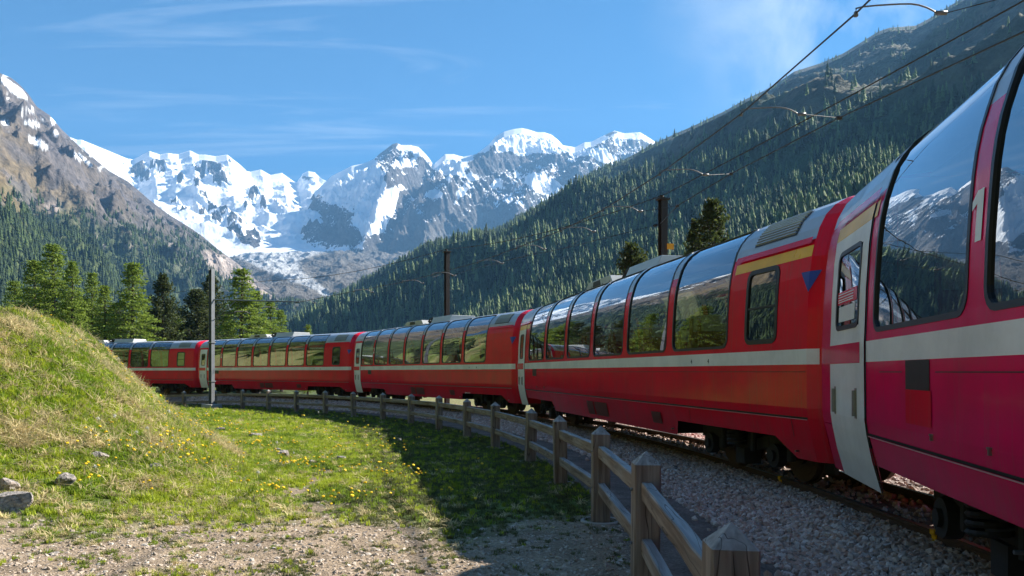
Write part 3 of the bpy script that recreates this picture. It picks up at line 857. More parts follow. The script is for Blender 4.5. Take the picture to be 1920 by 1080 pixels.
def forest_cols(n, dark=(.024, .042, .022), light=(.075, .105, .035), pl=.3):
    t = (rng.random(n) < pl) * (.5 + .5 * rng.random(n)) + .25 * rng.random(n)
    t = np.clip(t, 0, 1)[:, None]
    return np.array(dark) * (1 - t) + np.array(light) * t

def area_points(P, n, mask):
    nv, nu = P.shape[:2]
    e1 = P[1:, :-1] - P[:-1, :-1]; e2 = P[:-1, 1:] - P[:-1, :-1]
    A = np.linalg.norm(np.cross(e1, e2), axis=-1) * mask[:-1, :-1]
    p = (A / A.sum()).ravel()
    idx = rng.choice(len(p), n, p=p)
    i, j = idx // (nu - 1), idx % (nu - 1)
    a = (i + rng.random(n)) / (nv - 1); b = (j + rng.random(n)) / (nu - 1)
    return surf_eval(P, a, b)

def right_forest():
    px, py = topx(PR)
    # denser in the picture's range; trees thin out towards the tree line
    inview = ((px > 500) & (px < 2050)).astype(float) + .04
    dens = inview * (1 - upR * .97) * (.35 + .9 * sstep(-.25, .2, fbm(PR[..., 0] * .012, PR[..., 1] * .012, 4)))
    dist = PR[..., 1]
    dens *= np.clip(900 / dist, .3, 1.6) ** 1.0
    pts = area_points(PR, 31000, dens)
    qx, qy = topx(pts)
    keep = ~((qx < 560) & (qy < 560))
    pts = pts[keep]
    H = (8 + 13 * rng.random(len(pts)) ** 1.4) * (1 + .45 * fbm(pts[:, 0] * .012, pts[:, 1] * .012, 3))
    # lower trees near the tree line
    qx, qy = topx(pts)
    cols = forest_cols(len(pts), (.05, .09, .055), (.25, .33, .14), .5)
    size = H / pts[:, 1] * F
    vis = (qx > 540) & (qx < 1900)
    trainroof = np.interp(qx, [360, 640, 975, 1250, 1560, 1600], [636, 612, 570, 470, 355, 340])
    vis &= (qy < trainroof + 6)
    score = np.where(vis, size, 0)
    order = np.argsort(-score)
    near, rest = order[:300], order[300:]
    merged_forest('spruce_forest', pts[rest], H[rest], cols[rest], 5, 5, 'dense dark and light green spruce forest covering the right mountain slope')
    # individuals
    var = []
    for i in range(6):
        V, T = conifer_template(9, 7, 40 + i, .16 + .02 * (i % 3), .5)
        for c0, nm in (((.055, .10, .055), 'd'), ((.24, .32, .14), 'l')):
            me = mesh_np('spruce_crown', V, T)
            cc = np.array(c0) * (.7 + .6 * rng.random((len(V), 1))); set_col(me, cc); me.materials.append(M_FOREST)
            var.append(me)
    tb = MB(); tb.cyl((0, 0, .06), .012, .16, 'z', 6); tm = tb.mesh('trunk'); tm.materials.append(M_BARK)
    for k in near:
        light = cols[k][1] > .19
        root = empty('spruce_tree', pts[k], rng.random() * 6.28)
        root.scale = (H[k],) * 3
        me = var[2 * int(rng.integers(0, 6)) + (1 if light else 0)]
        link('crown', me, None, root); link('trunk', tm, None, root)
        tag(root, ('light green conifer low on the right mountain slope above the coach roofs' if light else 'dark green spruce low on the right mountain slope above the coach roofs'), 'tree',
            'light conifers low on the right slope' if light else 'dark spruces low on the right slope')
right_forest()

def left_forest():
    px, py = topx(PL)
    nn = fbm(px * .02, py * .03, 4)
    dens = sstep(-30, 30, py - lineL + 46 * nn) * (1 - scarL) * (1 - .85 * meadL) * ((px > -500) & (px < 640)) * sstep(620, 600, py)
    dens += .03 * sstep(-90, 0, py - lineL) * ((px > -60) & (px < 560))
    dens *= np.clip(1500 / PL[..., 1], .4, 2)
    pts = area_points(PL, 15000, dens)
    H = 9 + 9 * rng.random(len(pts))
    merged_forest('mountain_forest', pts, H, forest_cols(len(pts), (.035, .065, .035), (.12, .18, .06), .4), 4, 5, 'scattered conifer forest on the lower flank of the left mountain')
left_forest()

def valley_forest():
    n = 1500
    x = rng.uniform(-560, 520, n); y = rng.uniform(170, 620, n)
    keep = (x / y > -.75) & (x / y < .3)
    x, y = x[keep], y[keep]
    pts = np.stack([x, y, np.full_like(x, -2.4)], -1)
    H = np.minimum(8 + 8 * rng.random(len(x)), np.where(x < -40, 99, 14))
    merged_forest('valley_wood', pts, H, forest_cols(len(x), (.028, .05, .022), (.09, .13, .035), .4), 6, 6, 'green conifer wood on the valley floor behind the train')
valley_forest()

def hill_forest():
    rr = np.hypot(PH[..., 0], PH[..., 1])
    dens = sstep(40, 80, rr) / np.clip(rr, 60, 700) ** 1.6 * (fbm(PH[..., 0] * .03, PH[..., 1] * .03, 3) > -.15)
    pts = area_points(PH, 1400, dens)
    merged_forest('hillside_wood', pts, 9 + 9 * rng.random(len(pts)), forest_cols(len(pts), (.03, .05, .022), (.14, .19, .05), .5), 7, 6, 'conifers on the hillside mirrored in the coach windows')
hill_forest()

# close trees ---------------------------------------------------------------
def close_tree_mesh(kind, seed):
    """unit-height crown and trunk with limbs; kind 'larch' or 'pine'"""
    rg = np.random.default_rng(seed)
    tb = MB(); lean = (rg.random(2) - .5) * .02
    def axis(t): return np.array([lean[0] * t, lean[1] * t, t])
    tb.tube([axis(t) for t in np.linspace(0, .98, 8)], [.016 * (1 - t) ** .8 + .0015 for t in np.linspace(0, .98, 8)], 7)
    Cn, Sz, Dir = [], [], []
    larch = kind == 'larch'
    levels = 46 if larch else 40
    start = .14 if larch else .05
    for k in range(levels):
        t = start + (1 - start) * (k + rg.random() * .8) / levels
        t = min(t, .985)
        q = (t - start) / (1 - start)
        if larch: rad = .225 * (1 - q) ** .72 * min(1, q * 5 + .55)
        else: rad = .185 * (max(0, 1 - q ** 2.4)) ** .8 * min(1, q * 4 + .6)
        rad = max(rad, .018)
        nb = 6 if larch else 7
        ph = rg.random() * 6.28
        for j in range(nb):
            a = ph + 6.283 * j / nb + (rg.random() - .5) * .7
            r = rad * (.55 + .6 * rg.random())
            dz = (-.10 if larch else .08) * r / .2 * (.6 + .8 * rg.random()) + .03 * (q > .8)
            p0 = axis(t); up = .25 * r if not larch else .12 * r
            dr = np.array([math.cos(a), math.sin(a), 0])
            pts = [p0 + dr * r * s + np.array([0, 0, dz * s + up * s * s]) for s in (0, .5, 1)]
            if k % 2 == 0: tb.tube(pts, [.0035 * (1 - q * .6), .002, .0008], 3)
            nc = (46 if larch else 42) if q < .75 else 26
            for c in range(nc):
                s = rg.random() ** .6
                s = .18 + .86 * s
                p = p0 + dr * r * s + np.array([0, 0, dz * s + up * s * s])
                w = .018 * (1.25 - s * .6)
                sidev = np.array([-dr[1], dr[0], 0])
                p = p + sidev * rg.normal() * w * (1.5 if larch else 1.1) + np.array([0, 0, rg.normal() * w * (.32 if larch else .7)])
                Cn.append(p); Sz.append((.0068 if larch else .0078) * (.6 + .8 * rg.random())); Dir.append(dr)
    Cn = np.array(Cn); Sz = np.array(Sz); n = len(Cn)
    # each clump: two crossed slim leaves
    r1 = rg.normal(size=(n, 3)); r1 /= np.linalg.norm(r1, axis=1)[:, None]
    r2 = np.cross(r1, rg.normal(size=(n, 3))); r2 /= np.linalg.norm(r2, axis=1)[:, None]
    s = Sz[:, None]
    lw = .42 if larch else .5; s = s * 1.25
    V = np.stack([Cn - r1 * s - r2 * s * lw * .3, Cn - r1 * s * .1 + r2 * s * lw, Cn + r1 * s + r2 * s * lw * .2, Cn + r1 * s * .1 - r2 * s * lw], 1).reshape(-1, 3)
    T = np.arange(n * 4).reshape(n, 4)
    me = mesh_np('crown', V, T)
    if larch: c0, c1 = np.array([.14, .21, .03]), np.array([.32, .42, .07])
    else: c0, c1 = np.array([.03, .05, .018]), np.array([.10, .12, .035])
    t = rg.random(n)[:, None]; cc = np.repeat(c0 * (1 - t) + c1 * t, 4, 0)
    set_col(me, cc); me.materials.append(M_LARCH)
    tm = tb.mesh('trunk'); tm.materials.append(M_BARK)
    return me, tm
LARCH = [close_tree_mesh('larch', s) for s in (1, 2, 3, 4)]
PINE = [close_tree_mesh('pine', s) for s in (11, 12, 13)]
def place_tree(name, tm, px, top, d, base, label, group=None, wf=1.0):
    z0 = base; z1 = (HOR - top) / F * d; h = z1 - z0
    root = empty(name, ((px - 960) / F * d, d, z0), rng.random() * 6.28)
    root.scale = (h * wf, h * wf, h)
    link('crown', tm[0], None, root); link('trunk', tm[1], None, root)
    tag(root, label, 'tree', group)
GT = 'trees standing behind the last coaches'
trees = [
    ('larch_tree', LARCH[0], 103, 462, 82, 'tallest light green larch at the left behind the grass bank', 1.0),
    ('larch_tree', LARCH[1], 66, 492, 84, 'light green larch left of the tallest larch behind the bank', 1.05),
    ('larch_tree', LARCH[2], 134, 494, 79, 'narrow green larch close to the right of the tallest larch', .8),
    ('larch_tree', LARCH[3], 172, 514, 84, 'slim larch between the tall group and the young bright larch', .8),
    ('larch_tree', LARCH[1], 198, 538, 78, 'short bright green larch left of the bare trunked larch', .9),
    ('larch_tree', LARCH[2], 247, 497, 76, 'broad larch with its dark trunk showing down to the coach roof', 1.12),
    ('stone_pine', PINE[0], 306, 521, 80, 'dark narrow stone pine right of the bare trunked larch', .82),
    ('stone_pine', PINE[1], 371, 548, 84, 'broad dark stone pine left of the steel mast', 1.25),
    ('stone_pine', PINE[2], 396, 524, 92, 'dark stone pine directly behind the steel mast', .9),
    ('larch_tree', LARCH[0], 451, 507, 78, 'broad light green larch right of the steel mast', 1.15),
    ('larch_tree', LARCH[3], 484, 548, 80, 'light larch on the right shoulder of the broad larch beyond the mast', .95),
    ('larch_tree', LARCH[1], 506, 566, 84, 'small larch above the tip of the mast bracket', .95),
    ('larch_tree', LARCH[2], 528, 584, 86, 'last and lowest light larch of the row beyond the mast', 1.0),
    ('larch_tree', LARCH[0], 30, 530, 90, 'low larch at the far left edge above the bank', 1.0),
    ('larch_tree', LARCH[3], 330, 590, 95, 'low light green larch between the two dark stone pines', 1.2),
    ('larch_tree', LARCH[2], 276, 585, 98, 'low larch filling the gap behind the bare trunked larch', 1.2),
    ('stone_pine', PINE[2], 218, 575, 100, 'low dark pine behind the short bright larch', 1.2),
    ('stone_pine', PINE[0], 150, 560, 100, 'low dark pine half hidden behind the slim larch', 1.3),
    ('larch_tree', LARCH[1], 424, 590, 100, 'low larch filling the gap right behind the steel mast', 1.4),
    ('stone_pine', PINE[1], 84, 560, 98, 'low dark pine under the tallest larch', 1.3),
]
for nm, tm, px, top, d, lab, wf in trees: place_tree(nm, tm, px, top, d, -2.3, lab, GT, wf * 1.3)
place_tree('stone_pine', PINE[1], 1338, 384, 33, -1.7, 'dark green stone pine rising behind the roof right of the numbered mast', None, 1.0)
place_tree('stone_pine', PINE[2], 1302, 424, 34, -1.7, 'small pine shoot just left of the larger pine behind the coach roof', None, .7)
place_tree('stone_pine', PINE[0], 1184, 466, 36, -1.7, 'rounded stone pine behind the roof unit of the second coach', None, 1.3)
place_tree('larch_tree', LARCH[0], 577, 611, 62, -2.2, 'tiny yellowish larch beside the white roof hood of the fourth coach', None, .9)

# ------------------------------------------------------------------ railway track
def track():
    root = empty('railway_track', (0, 0, 0))
    tag(root, 'curved narrow gauge railway track on ballast under the red train', 'railway track')
    prof = [(-.055, -.14), (.055, -.14), (.055, -.128), (.010, -.112), (.010, -.038), (.030, -.028), (.030, 0), (-.030, 0), (-.030, -.028), (-.010, -.038), (-.010, -.112), (-.055, -.128)]
    for rr in (RTRACK - .53, RTRACK + .53):
        b = MB(); rows = []
        for th in np.radians(np.arange(-24, 92, .6)):
            rows.append([(CX + (rr + q[0]) * math.cos(th), CY + (rr + q[0]) * math.sin(th), RAILZ + q[1]) for q in prof + prof[:1]])
        b.grid(rows, 0)
        o = b.build('rail', [M_RUST, M_STEEL], root)
        # polished running surface
        me = o.data
        mi = [1 if (i % (len(prof))) == 6 else 0 for i in range(len(me.polygons))]
        me.polygons.foreach_set('material_index', mi)
    b = MB(); b.box((-1.0, -.11, -.10), (1.0, .11, 0)); b.box((-1.02, -.13, -.14), (-.96, .13, -.02)); b.box((.96, -.13, -.14), (1.02, .13, -.02))
    sm = b.mesh('sleeper'); sm.materials.append(M_SLEEP)
    c = MB()
    for s in (-.53, .53):
        for q in (-.075, .075): c.box((s + q - .03, -.05, 0), (s + q + .03, .05, .035)); c.cyl((s + q, 0, .045), .018, .05, 'z', 6)
    cm = c.mesh('rail_clip'); cm.materials.append(M_RUST)
    st = .68 / RTRACK
    n = 0; th = R(-10)
    while th < R(75):
        o = link('sleeper', sm, None, root, (CX + RTRACK * math.cos(th), CY + RTRACK * math.sin(th), RAILZ - .143)); o.rotation_euler = (0, 0, th)
        k = link('rail_clip', cm, None, o)
        th += st; n += 1
track()
def rail_mark():
    root = bpy.data.objects['railway_track']
    for d_, px in ((6.75, 1779), (10.2, 1470)):
        x = (px - 960) / F * d_; th = math.atan2(d_ - CY, x - CX)
        b = MB(); b.prism([(-.062, -.135), (-.062, -.10), (-.02, -.085), (-.02, -.05), (-.037, -.035), (-.037, .006), (.0, .006), (0, -.135)], 'y', -.035, .035)
        o = b.build('yellow_mark', M_YEL, root, loc=(CX + (RTRACK - .53) * math.cos(th), CY + (RTRACK - .53) * math.sin(th), RAILZ)); o.rotation_euler = (0, 0, th)
rail_mark()

def ballast_bed():
    rows = []
    prof = [(48.25, None), (48.55, -1.60), (48.95, -1.545), (49.6, -1.53), (51.2, -1.53), (51.9, -1.55), (52.6, -1.85)]
    V = []; rs = np.arange(48.15, 52.7, .06); ths = np.radians(np.arange(-22, 92, .09))
    Rr, Th = np.meshgrid(rs, ths)
    X = CX + Rr * np.cos(Th); Y = CY + Rr * np.sin(Th)
    zt = np.interp(Rr, [48.15, 48.35, 48.9, 49.5, 51.3, 52.0, 52.7], [0, .015, .09, .11, .11, .09, -.2])
    top = np.minimum(np.maximum(gz(Y) + zt, -1.555 + 0 * Y), -1.515)
    Z = np.where(Rr < 49.5, gz(Y) + (top - gz(Y)) * sstep(48.15, 49.2, Rr) - .01, top)
    lowg = np.maximum(gz(Y) + 1.60, 0) * sstep(47.5, 48.4, Rr)
    Z = np.where(Rr < 49.5, np.minimum(Z, 9) - lowg * (1 - sstep(48.4, 49.4, Rr)), Z)
    Z = np.where(Rr > 51.9, np.interp(Rr, [51.9, 52.7], [-1.53, -1.95]), Z)
    Z += fbm(X * 4, Y * 4, 3) * .02
    ny, nx = X.shape
    idx = np.arange(nx * ny).reshape(ny, nx)
    T = np.stack([idx[:-1, :-1], idx[:-1, 1:], idx[1:, 1:], idx[1:, :-1]], -1).reshape(-1, 4)
    me = mesh_np('ballast_bed', np.stack([X, Y, Z], -1).reshape(-1, 3), T, smooth=True)
    set_col(me, np.tile(np.array([[.24, .18, .15]]), (X.size, 1)))
    o = link('ballast_bed', me, M_GROUND); tag(o, kind='structure')
    return rs, ths, Z
B_RS, B_TH, B_Z = ballast_bed()

# ------------------------------------------------------------------ scatter by geometry nodes
def scatter(name, pts, rot, scl, idx, sources, label, cat, group=None):
    me = bpy.data.meshes.new(name)
    me.vertices.add(len(pts)); me.vertices.foreach_set('co', np.asarray(pts, np.float32).ravel())
    a = me.attributes.new('rot', 'FLOAT_VECTOR', 'POINT'); a.data.foreach_set('vector', np.asarray(rot, np.float32).ravel())
    a = me.attributes.new('scl', 'FLOAT_VECTOR', 'POINT'); a.data.foreach_set('vector', np.asarray(scl, np.float32).ravel())
    a = me.attributes.new('idx', 'INT', 'POINT'); a.data.foreach_set('value', np.asarray(idx, np.int32))
    me.update()
    o = link(name, me); tag(o, label, cat, group, 'stuff')
    g = bpy.data.node_groups.new(name, 'GeometryNodeTree')
    g.interface.new_socket('Geometry', in_out='INPUT', socket_type='NodeSocketGeometry')
    g.interface.new_socket('Geometry', in_out='OUTPUT', socket_type='NodeSocketGeometry')
    n, l = g.nodes, g.links
    gi = n.new('NodeGroupInput'); go = n.new('NodeGroupOutput')
    geo = n.new('GeometryNodeGeometryToInstance')
    for s in reversed(sources):
        oi = n.new('GeometryNodeObjectInfo'); oi.inputs['Object'].default_value = s; oi.inputs['As Instance'].default_value = True
        l.new(oi.outputs['Geometry'], geo.inputs[0])
    ip = n.new('GeometryNodeInstanceOnPoints'); ip.inputs['Pick Instance'].default_value = True
    l.new(gi.outputs[0], ip.inputs['Points']); l.new(geo.outputs[0], ip.inputs['Instance'])
    def attr(nm, ty):
        q = n.new('GeometryNodeInputNamedAttribute'); q.data_type = ty; q.inputs['Name'].default_value = nm
        return [x for x in q.outputs if x.name == 'Attribute' and x.enabled][0]
    l.new(attr('idx', 'INT'), ip.inputs['Instance Index'])
    l.new(attr('rot', 'FLOAT_VECTOR'), ip.inputs['Rotation'])
    l.new(attr('scl', 'FLOAT_VECTOR'), ip.inputs['Scale'])
    l.new(ip.outputs[0], go.inputs[0])
    mod = o.modifiers.new('scatter', 'NODES'); mod.node_group = g
    return o

def stone_src(seed, mat, n=2):
    rg = np.random.default_rng(seed)
    import bmesh
    bm = bmesh.new(); bmesh.ops.create_icosphere(bm, subdivisions=1, radius=1)
    for v in bm.verts:
        v.co *= .75 + .5 * rg.random()
    me = bpy.data.meshes.new('stone'); bm.to_mesh(me); bm.free(); me.materials.append(mat)
    return bpy.data.objects.new('stone', me)
BST = [stone_src(i, M_STONE) for i in range(5)]
GST = [stone_src(20 + i, M_GRAV) for i in range(4)]

def bed_z(x, y):
    r = pol(x, y); th = np.arctan2(y - CY, x - CX)
    i = np.clip(((th - B_TH[0]) / (B_TH[1] - B_TH[0])).astype(int), 0, len(B_TH) - 1)
    j = np.clip(((r - B_RS[0]) / .06).astype(int), 0, len(B_RS) - 1)
    return B_Z[i, j]
def scatter_ballast():
    n1 = 52000
    r = 48.22 + 1.75 * rng.random(n1) ** .9
    r = r - (rng.random(n1) < .03) * rng.random(n1) * .35
    th = R(-8) + R(66) * rng.random(n1) ** 1.6
    n2 = 14000
    r2 = 49.9 + 2.6 * rng.random(n2); t2 = R(-8) + R(60) * rng.random(n2)
    r = np.concatenate([r, r2]); th = np.concatenate([th, t2])
    x = CX + r * np.cos(th); y = CY + r * np.sin(th)
    z = np.where(r < 48.2, height(x, y), bed_z(x, y))
    d = np.hypot(x, y)
    s = (.023 + .021 * rng.random(len(x))) * (1 + np.clip(d - 12, 0, 30) * .028)
    scl = np.stack([s * (.8 + .5 * rng.random(len(x))), s * (.8 + .4 * rng.random(len(x))), s * (.6 + .4 * rng.random(len(x)))], -1)
    rot = rng.random((len(x), 3)) * 6.28
    scatter('ballast_stones', np.stack([x, y, z + .006], -1), rot, scl, rng.integers(0, 5, len(x)), BST, 'pinkish grey crushed stone ballast beside and between the rails', 'ballast')
scatter_ballast()

posts = [(1360, 978, 2.75), (1209, 845, 5.05), (1126, 798, 7.6), (1051, 778, 10.3), (994, 765, 13.1), (929, 753, 15.9), (876, 747, 18.7), (823, 741, 21.5), (770, 738, 24.2), (718, 736, 26.9), (663, 734, 29.6), (610, 732, 32.0), (556, 731, 34.2), (504, 730, 36.3), (455, 730, 38.2), (403, 731, 40.0), (345, 733, 41.8), (285, 735, 43.4)]
# grass tufts
M_GR = mk_translucent('green_grass_blades', (.22, .31, .025), .45, .6, var=.35)
M_GR2 = mk_translucent('yellow_green_grass_blades', (.38, .44, .035), .45, .6, var=.3)
M_GR3 = mk_translucent('worn_olive_grass', (.13, .14, .05), .35, .7, var=.35)  # dull olive: train shade painted into the blades, plus worn turf
M_ST = mk_translucent('dry_straw_blades', (.58, .48, .25), .3, .8, var=.25)
def tuft_src(seed, mat, nb, h, spread, lean):
    rg = np.random.default_rng(seed); V = []; T = []
    for i in range(nb):
        a = rg.random() * 6.28; r = spread * math.sqrt(rg.random()); x, y = r * math.cos(a), r * math.sin(a)
        b = rg.random() * 6.28; hh = h * (.5 + .7 * rg.random()); w = .0045 + .003 * rg.random()
        le = lean * (.4 + .9 * rg.random()); dx, dy = math.cos(b) * le * hh, math.sin(b) * le * hh
        wx, wy = -math.sin(b) * w, math.cos(b) * w
        k = len(V)
        V += [(x - wx, y - wy, -.01), (x + wx, y + wy, -.01), (x + dx * .35 - wx * .8, y + dy * .35 - wy * .8, hh * .55), (x + dx * .35 + wx * .8, y + dy * .35 + wy * .8, hh * .55), (x + dx, y + dy, hh * (1 - .25 * le))]
        T += [(k, k + 1, k + 3), (k, k + 3, k + 2), (k + 2, k + 3, k + 4)]
    me = mesh_np('tuft', V, T); me.materials.append(mat)
    return bpy.data.objects.new('tuft', me)
TUFTS = [tuft_src(1, M_GR, 26, .11, .07, .5), tuft_src(2, M_GR, 26, .08, .08, .8), tuft_src(3, M_GR2, 26, .10, .07, .6), tuft_src(4, M_GR2, 22, .14, .06, .5),
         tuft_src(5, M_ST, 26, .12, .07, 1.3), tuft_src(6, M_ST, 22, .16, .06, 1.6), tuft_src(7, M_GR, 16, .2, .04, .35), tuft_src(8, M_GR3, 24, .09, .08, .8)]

def normals(x, y, e=.15):
    dx = (height(x + e, y) - height(x - e, y)) / (2 * e); dy = (height(x, y + e) - height(x, y - e)) / (2 * e)
    return dx, dy

def scatter_grass():
    X, Y = [], []
    # sample in rings: density falls with distance
    for (y0, y1, n) in ((5, 9, 15000), (9, 14, 56000), (14, 20, 46000), (20, 28, 25000), (28, 44, 20000)):
        y = rng.uniform(y0, y1, n); x = rng.uniform(-1.05, .30, n) * y
        X.append(x); Y.append(y)
    x = np.concatenate(X); y = np.concatenate(Y)
    r = pol(x, y)
    nb = fbm(x * .8, y * .8, 4); nc = fbm(x * 2.6 + 5, y * 2.6, 3)
    gw = sstep(-.6, .7, (y - 7.35) * .9 + nb * 1.5)
    gx = -2.35 - .24 * (y - 8.7) + .2 * np.sin(y * 1.7); gl = np.exp(-((x - gx) / .48) ** 2) * sstep(6.5, 7.5, y) * (1 - sstep(13, 14.5, y))
    p = gw * (1 - .97 * gl * sstep(-.35, .0, nc)) + (1 - gw) * sstep(-.12, .25, nc + .3 * nb) * .85
    # thin, worn meadow close to the fence
    near_f = sstep(44.5, 46.5, r) * (1 - sstep(16, 24, y))
    p *= 1 - .45 * near_f
    p *= (r < 47.15)
    keep = rng.random(len(x)) < p
    x, y = x[keep], y[keep]; nc = nc[keep]; gw = gw[keep]
    xf = np.interp(y, _by, _bxf); xc = np.interp(y, _by, _bxc); s = np.clip((xf - x) / (xf - xc), 0, 1.3)
    fx, fy = [], []
    for px_, ty_, d_ in posts[:14]:
        for q in range(9): fx.append((px_ - 960) / F * d_ - .05 + rng.normal() * .16); fy.append(d_ + rng.normal() * .2)
    x = np.concatenate([x, fx]); y = np.concatenate([y, fy]); nc = np.concatenate([nc, np.zeros(len(fx))]); gw = np.concatenate([gw, np.ones(len(fx))])
    xf = np.interp(y, _by, _bxf); xc = np.interp(y, _by, _bxc); s = np.clip((xf - x) / (xf - xc), 0, 1.3)
    z = height(x, y)
    dx, dy = normals(x, y)
    n = len(x)
    u = rng.random(n)
    patch = fbm(x * .9 + y * .3 + 3, y * .9 - x * .3, 3) + .35 * fbm(x * 3, y * 3 + 8, 3)
    straw = u < np.where(s > .03, np.clip(sstep(.12, .42, patch) * .62, .10, 1), .05 + .2 * (y < 9.0))
    idx = np.where(straw, 4 + (rng.random(n) < .5), np.where(fbm(x * .5 + 11, y * .5, 3) + .5 * (rng.random(n) - .5) > 0, rng.integers(0, 2, n), rng.integers(2, 4, n)))
    idx = np.where((~straw) & (rng.random(n) < .04), 6, idx)
    rr_ = pol(x, y); idx = np.where((rng.random(n) < sstep(43.2, 45.0, rr_) * .8), 7, idx)  # olive tufts darken the shaded, worn strip by the fence
    idx = np.where((gw < .4) & (rng.random(n) < .4), 7, idx)
    sc = (.55 + .6 * rng.random(n)) * (.6 + .4 * gw) * (1 + np.clip(y - 12, 0, 30) * .035)
    mead = (s <= .02)
    sc = np.where(mead, sc * .52, sc * .66)
    # straw lies combed down the slope
    rot = np.zeros((n, 3)); rot[:, 2] = rng.random(n) * 6.28
    lay = np.where(straw & (s > .03), .95, .35) * (.6 + .6 * rng.random(n))
    g = np.hypot(dx, dy) + 1e-6
    rot[:, 0] = -(-dy) * 0 + np.where(s > .03, (dy / g) * lay * np.clip(g * 2, 0, 1), rng.normal(size=n) * .15)
    rot[:, 1] = np.where(s > .03, -(dx / g) * lay * np.clip(g * 2, 0, 1), rng.normal(size=n) * .15)
    scl = np.stack([sc * (1 + .3 * rng.random(n)), sc * (1 + .3 * rng.random(n)), sc * (.75 + .5 * rng.random(n))], -1)
    scatter('grass', np.stack([x, y, z], -1), rot, scl, idx, TUFTS, 'green and straw coloured grass on the bank and the meadow', 'grass')
scatter_grass()

def scatter_gravel():
    n = 34000
    y = 3.6 + 7.5 * rng.random(n) ** 1.3; x = rng.uniform(-.75, .3, n) * y
    nb = fbm(x * .8, y * .8, 4)
    gw = sstep(-.6, .7, (y - 7.35) * .9 + nb * 1.5)
    gx = -2.35 - .24 * (y - 8.7) + .2 * np.sin(y * 1.7); gl = np.exp(-((x - gx) / .35) ** 2)
    keep = (rng.random(n) < (1 - gw) + gl * .7) & (pol(x, y) < 47.2)
    x, y = x[keep], y[keep]; n = len(x)
    s = .005 + .019 * rng.random(n) ** 4 
    scl = np.stack([s * 1.2, s, s * .6], -1) * (.8 + .4 * rng.random((n, 3)))
    scatter('gravel', np.stack([x, y, height(x, y)], -1), rng.random((n, 3)) * 6.28 * np.array([.1, .1, 1]), scl, rng.integers(0, 4, n), GST, 'light grey gravel scattered over the foreground', 'gravel')
scatter_gravel()

# dandelions
M_DAND = simple('yellow_petals', (.9, .62, .02), .7, 0, .1)
M_STEM = simple('flower_stem', (.12, .17, .04), .7)
def flower_src():
    b = MB(); b.tube([(0, 0, 0), (.004, 0, .05), (.002, .003, .10)], .002, 4, 1)
    for k in range(2):
        b.cyl((.002, .003, .104 + k * .005), .013 - .004 * k, .006, 'z', 9, .015 - .004 * k, 0)
    me = b.mesh('dandelion'); me.materials.append(M_DAND); me.materials.append(M_STEM)
    return bpy.data.objects.new('dandelion', me)
def clock_src():
    b = MB(); b.tube([(0, 0, 0), (.006, 0, .10), (.002, .003, .2)], .002, 4, 1)
    for i in range(26):
        v = Vector(rng.normal(size=3)).normalized(); b.tube([(0.002, .003, .2), tuple(Vector((0.002, .003, .2)) + v * .02)], .0012, 3, 0)
    me = b.mesh('dandelion_clock'); me.materials.append(M_HEAD); me.materials.append(M_STEM)
    return bpy.data.objects.new('dandelion_clock', me)
def flowers():
    n = 5200
    y = rng.uniform(8.3, 30, n); x = rng.uniform(-.62, -.02, n) * y
    c = fbm(x * .7 + 31, y * .7, 3)
    r = pol(x, y)
    xf = np.interp(y, _by, _bxf); near = np.exp(-((x - xf) / 2.6) ** 2)
    keep = (rng.random(n) < (.10 + .9 * near) * sstep(-.05, .3, c)) & (r < 46.6)
    x, y = x[keep], y[keep]; n = len(x)
    s = (.9 + .7 * rng.random(n)) * (1 + np.clip(y - 14, 0, 20) * .02)
    idx = (rng.random(n) < .04).astype(int)
    scatter('dandelions', np.stack([x, y, height(x, y) + .01], -1), rng.normal(size=(n, 3)) * .25, np.repeat(s[:, None], 3, 1), idx, [flower_src(), clock_src()], 'small yellow dandelions dotted along the foot of the bank', 'flowers')
flowers()

# ------------------------------------------------------------------ rocks
def rock(px, py, d, size, label, seed, sq=(1, 1, .6), sink=.3):
    rg = np.random.default_rng(seed)
    import bmesh
    bm = bmesh.new(); bmesh.ops.create_icosphere(bm, subdivisions=3, radius=1)
    P = np.array([v.co for v in bm.verts])
    for k in range(11):
        nrm = rg.normal(size=3); nrm /= np.linalg.norm(nrm); c = .5 + .32 * rg.random()
        dd = P @ nrm; P -= np.clip(dd - c, 0, None)[:, None] * nrm[None]
    P += (fbm(P[:, 0] * 2.2 + seed, P[:, 1] * 2.2 + P[:, 2] * 2, 4) * .22)[:, None] * P
    P = P * np.array(sq) * size
    for v, p in zip(bm.verts, P): v.co = p
    me = bpy.data.meshes.new('rock'); bm.to_mesh(me); bm.free()
    x = (px - 960) / F * d
    z = float(height(np.array([x]), np.array([d]))[0])
    o = link('rock', me, M_ROCK, None, (x, d, z + size * sq[2] * (1 - sink * 2)))
    o.rotation_euler = (0, 0, rg.random() * 6.28)
    tag(o, label, 'rock')
def ray_d(px, py):
    d = np.arange(3, 60, .02); x = (px - 960) / F * d; z = (HOR - py) / F * d
    h = height(x, d); i = np.argmax(h >= z); return d[i]
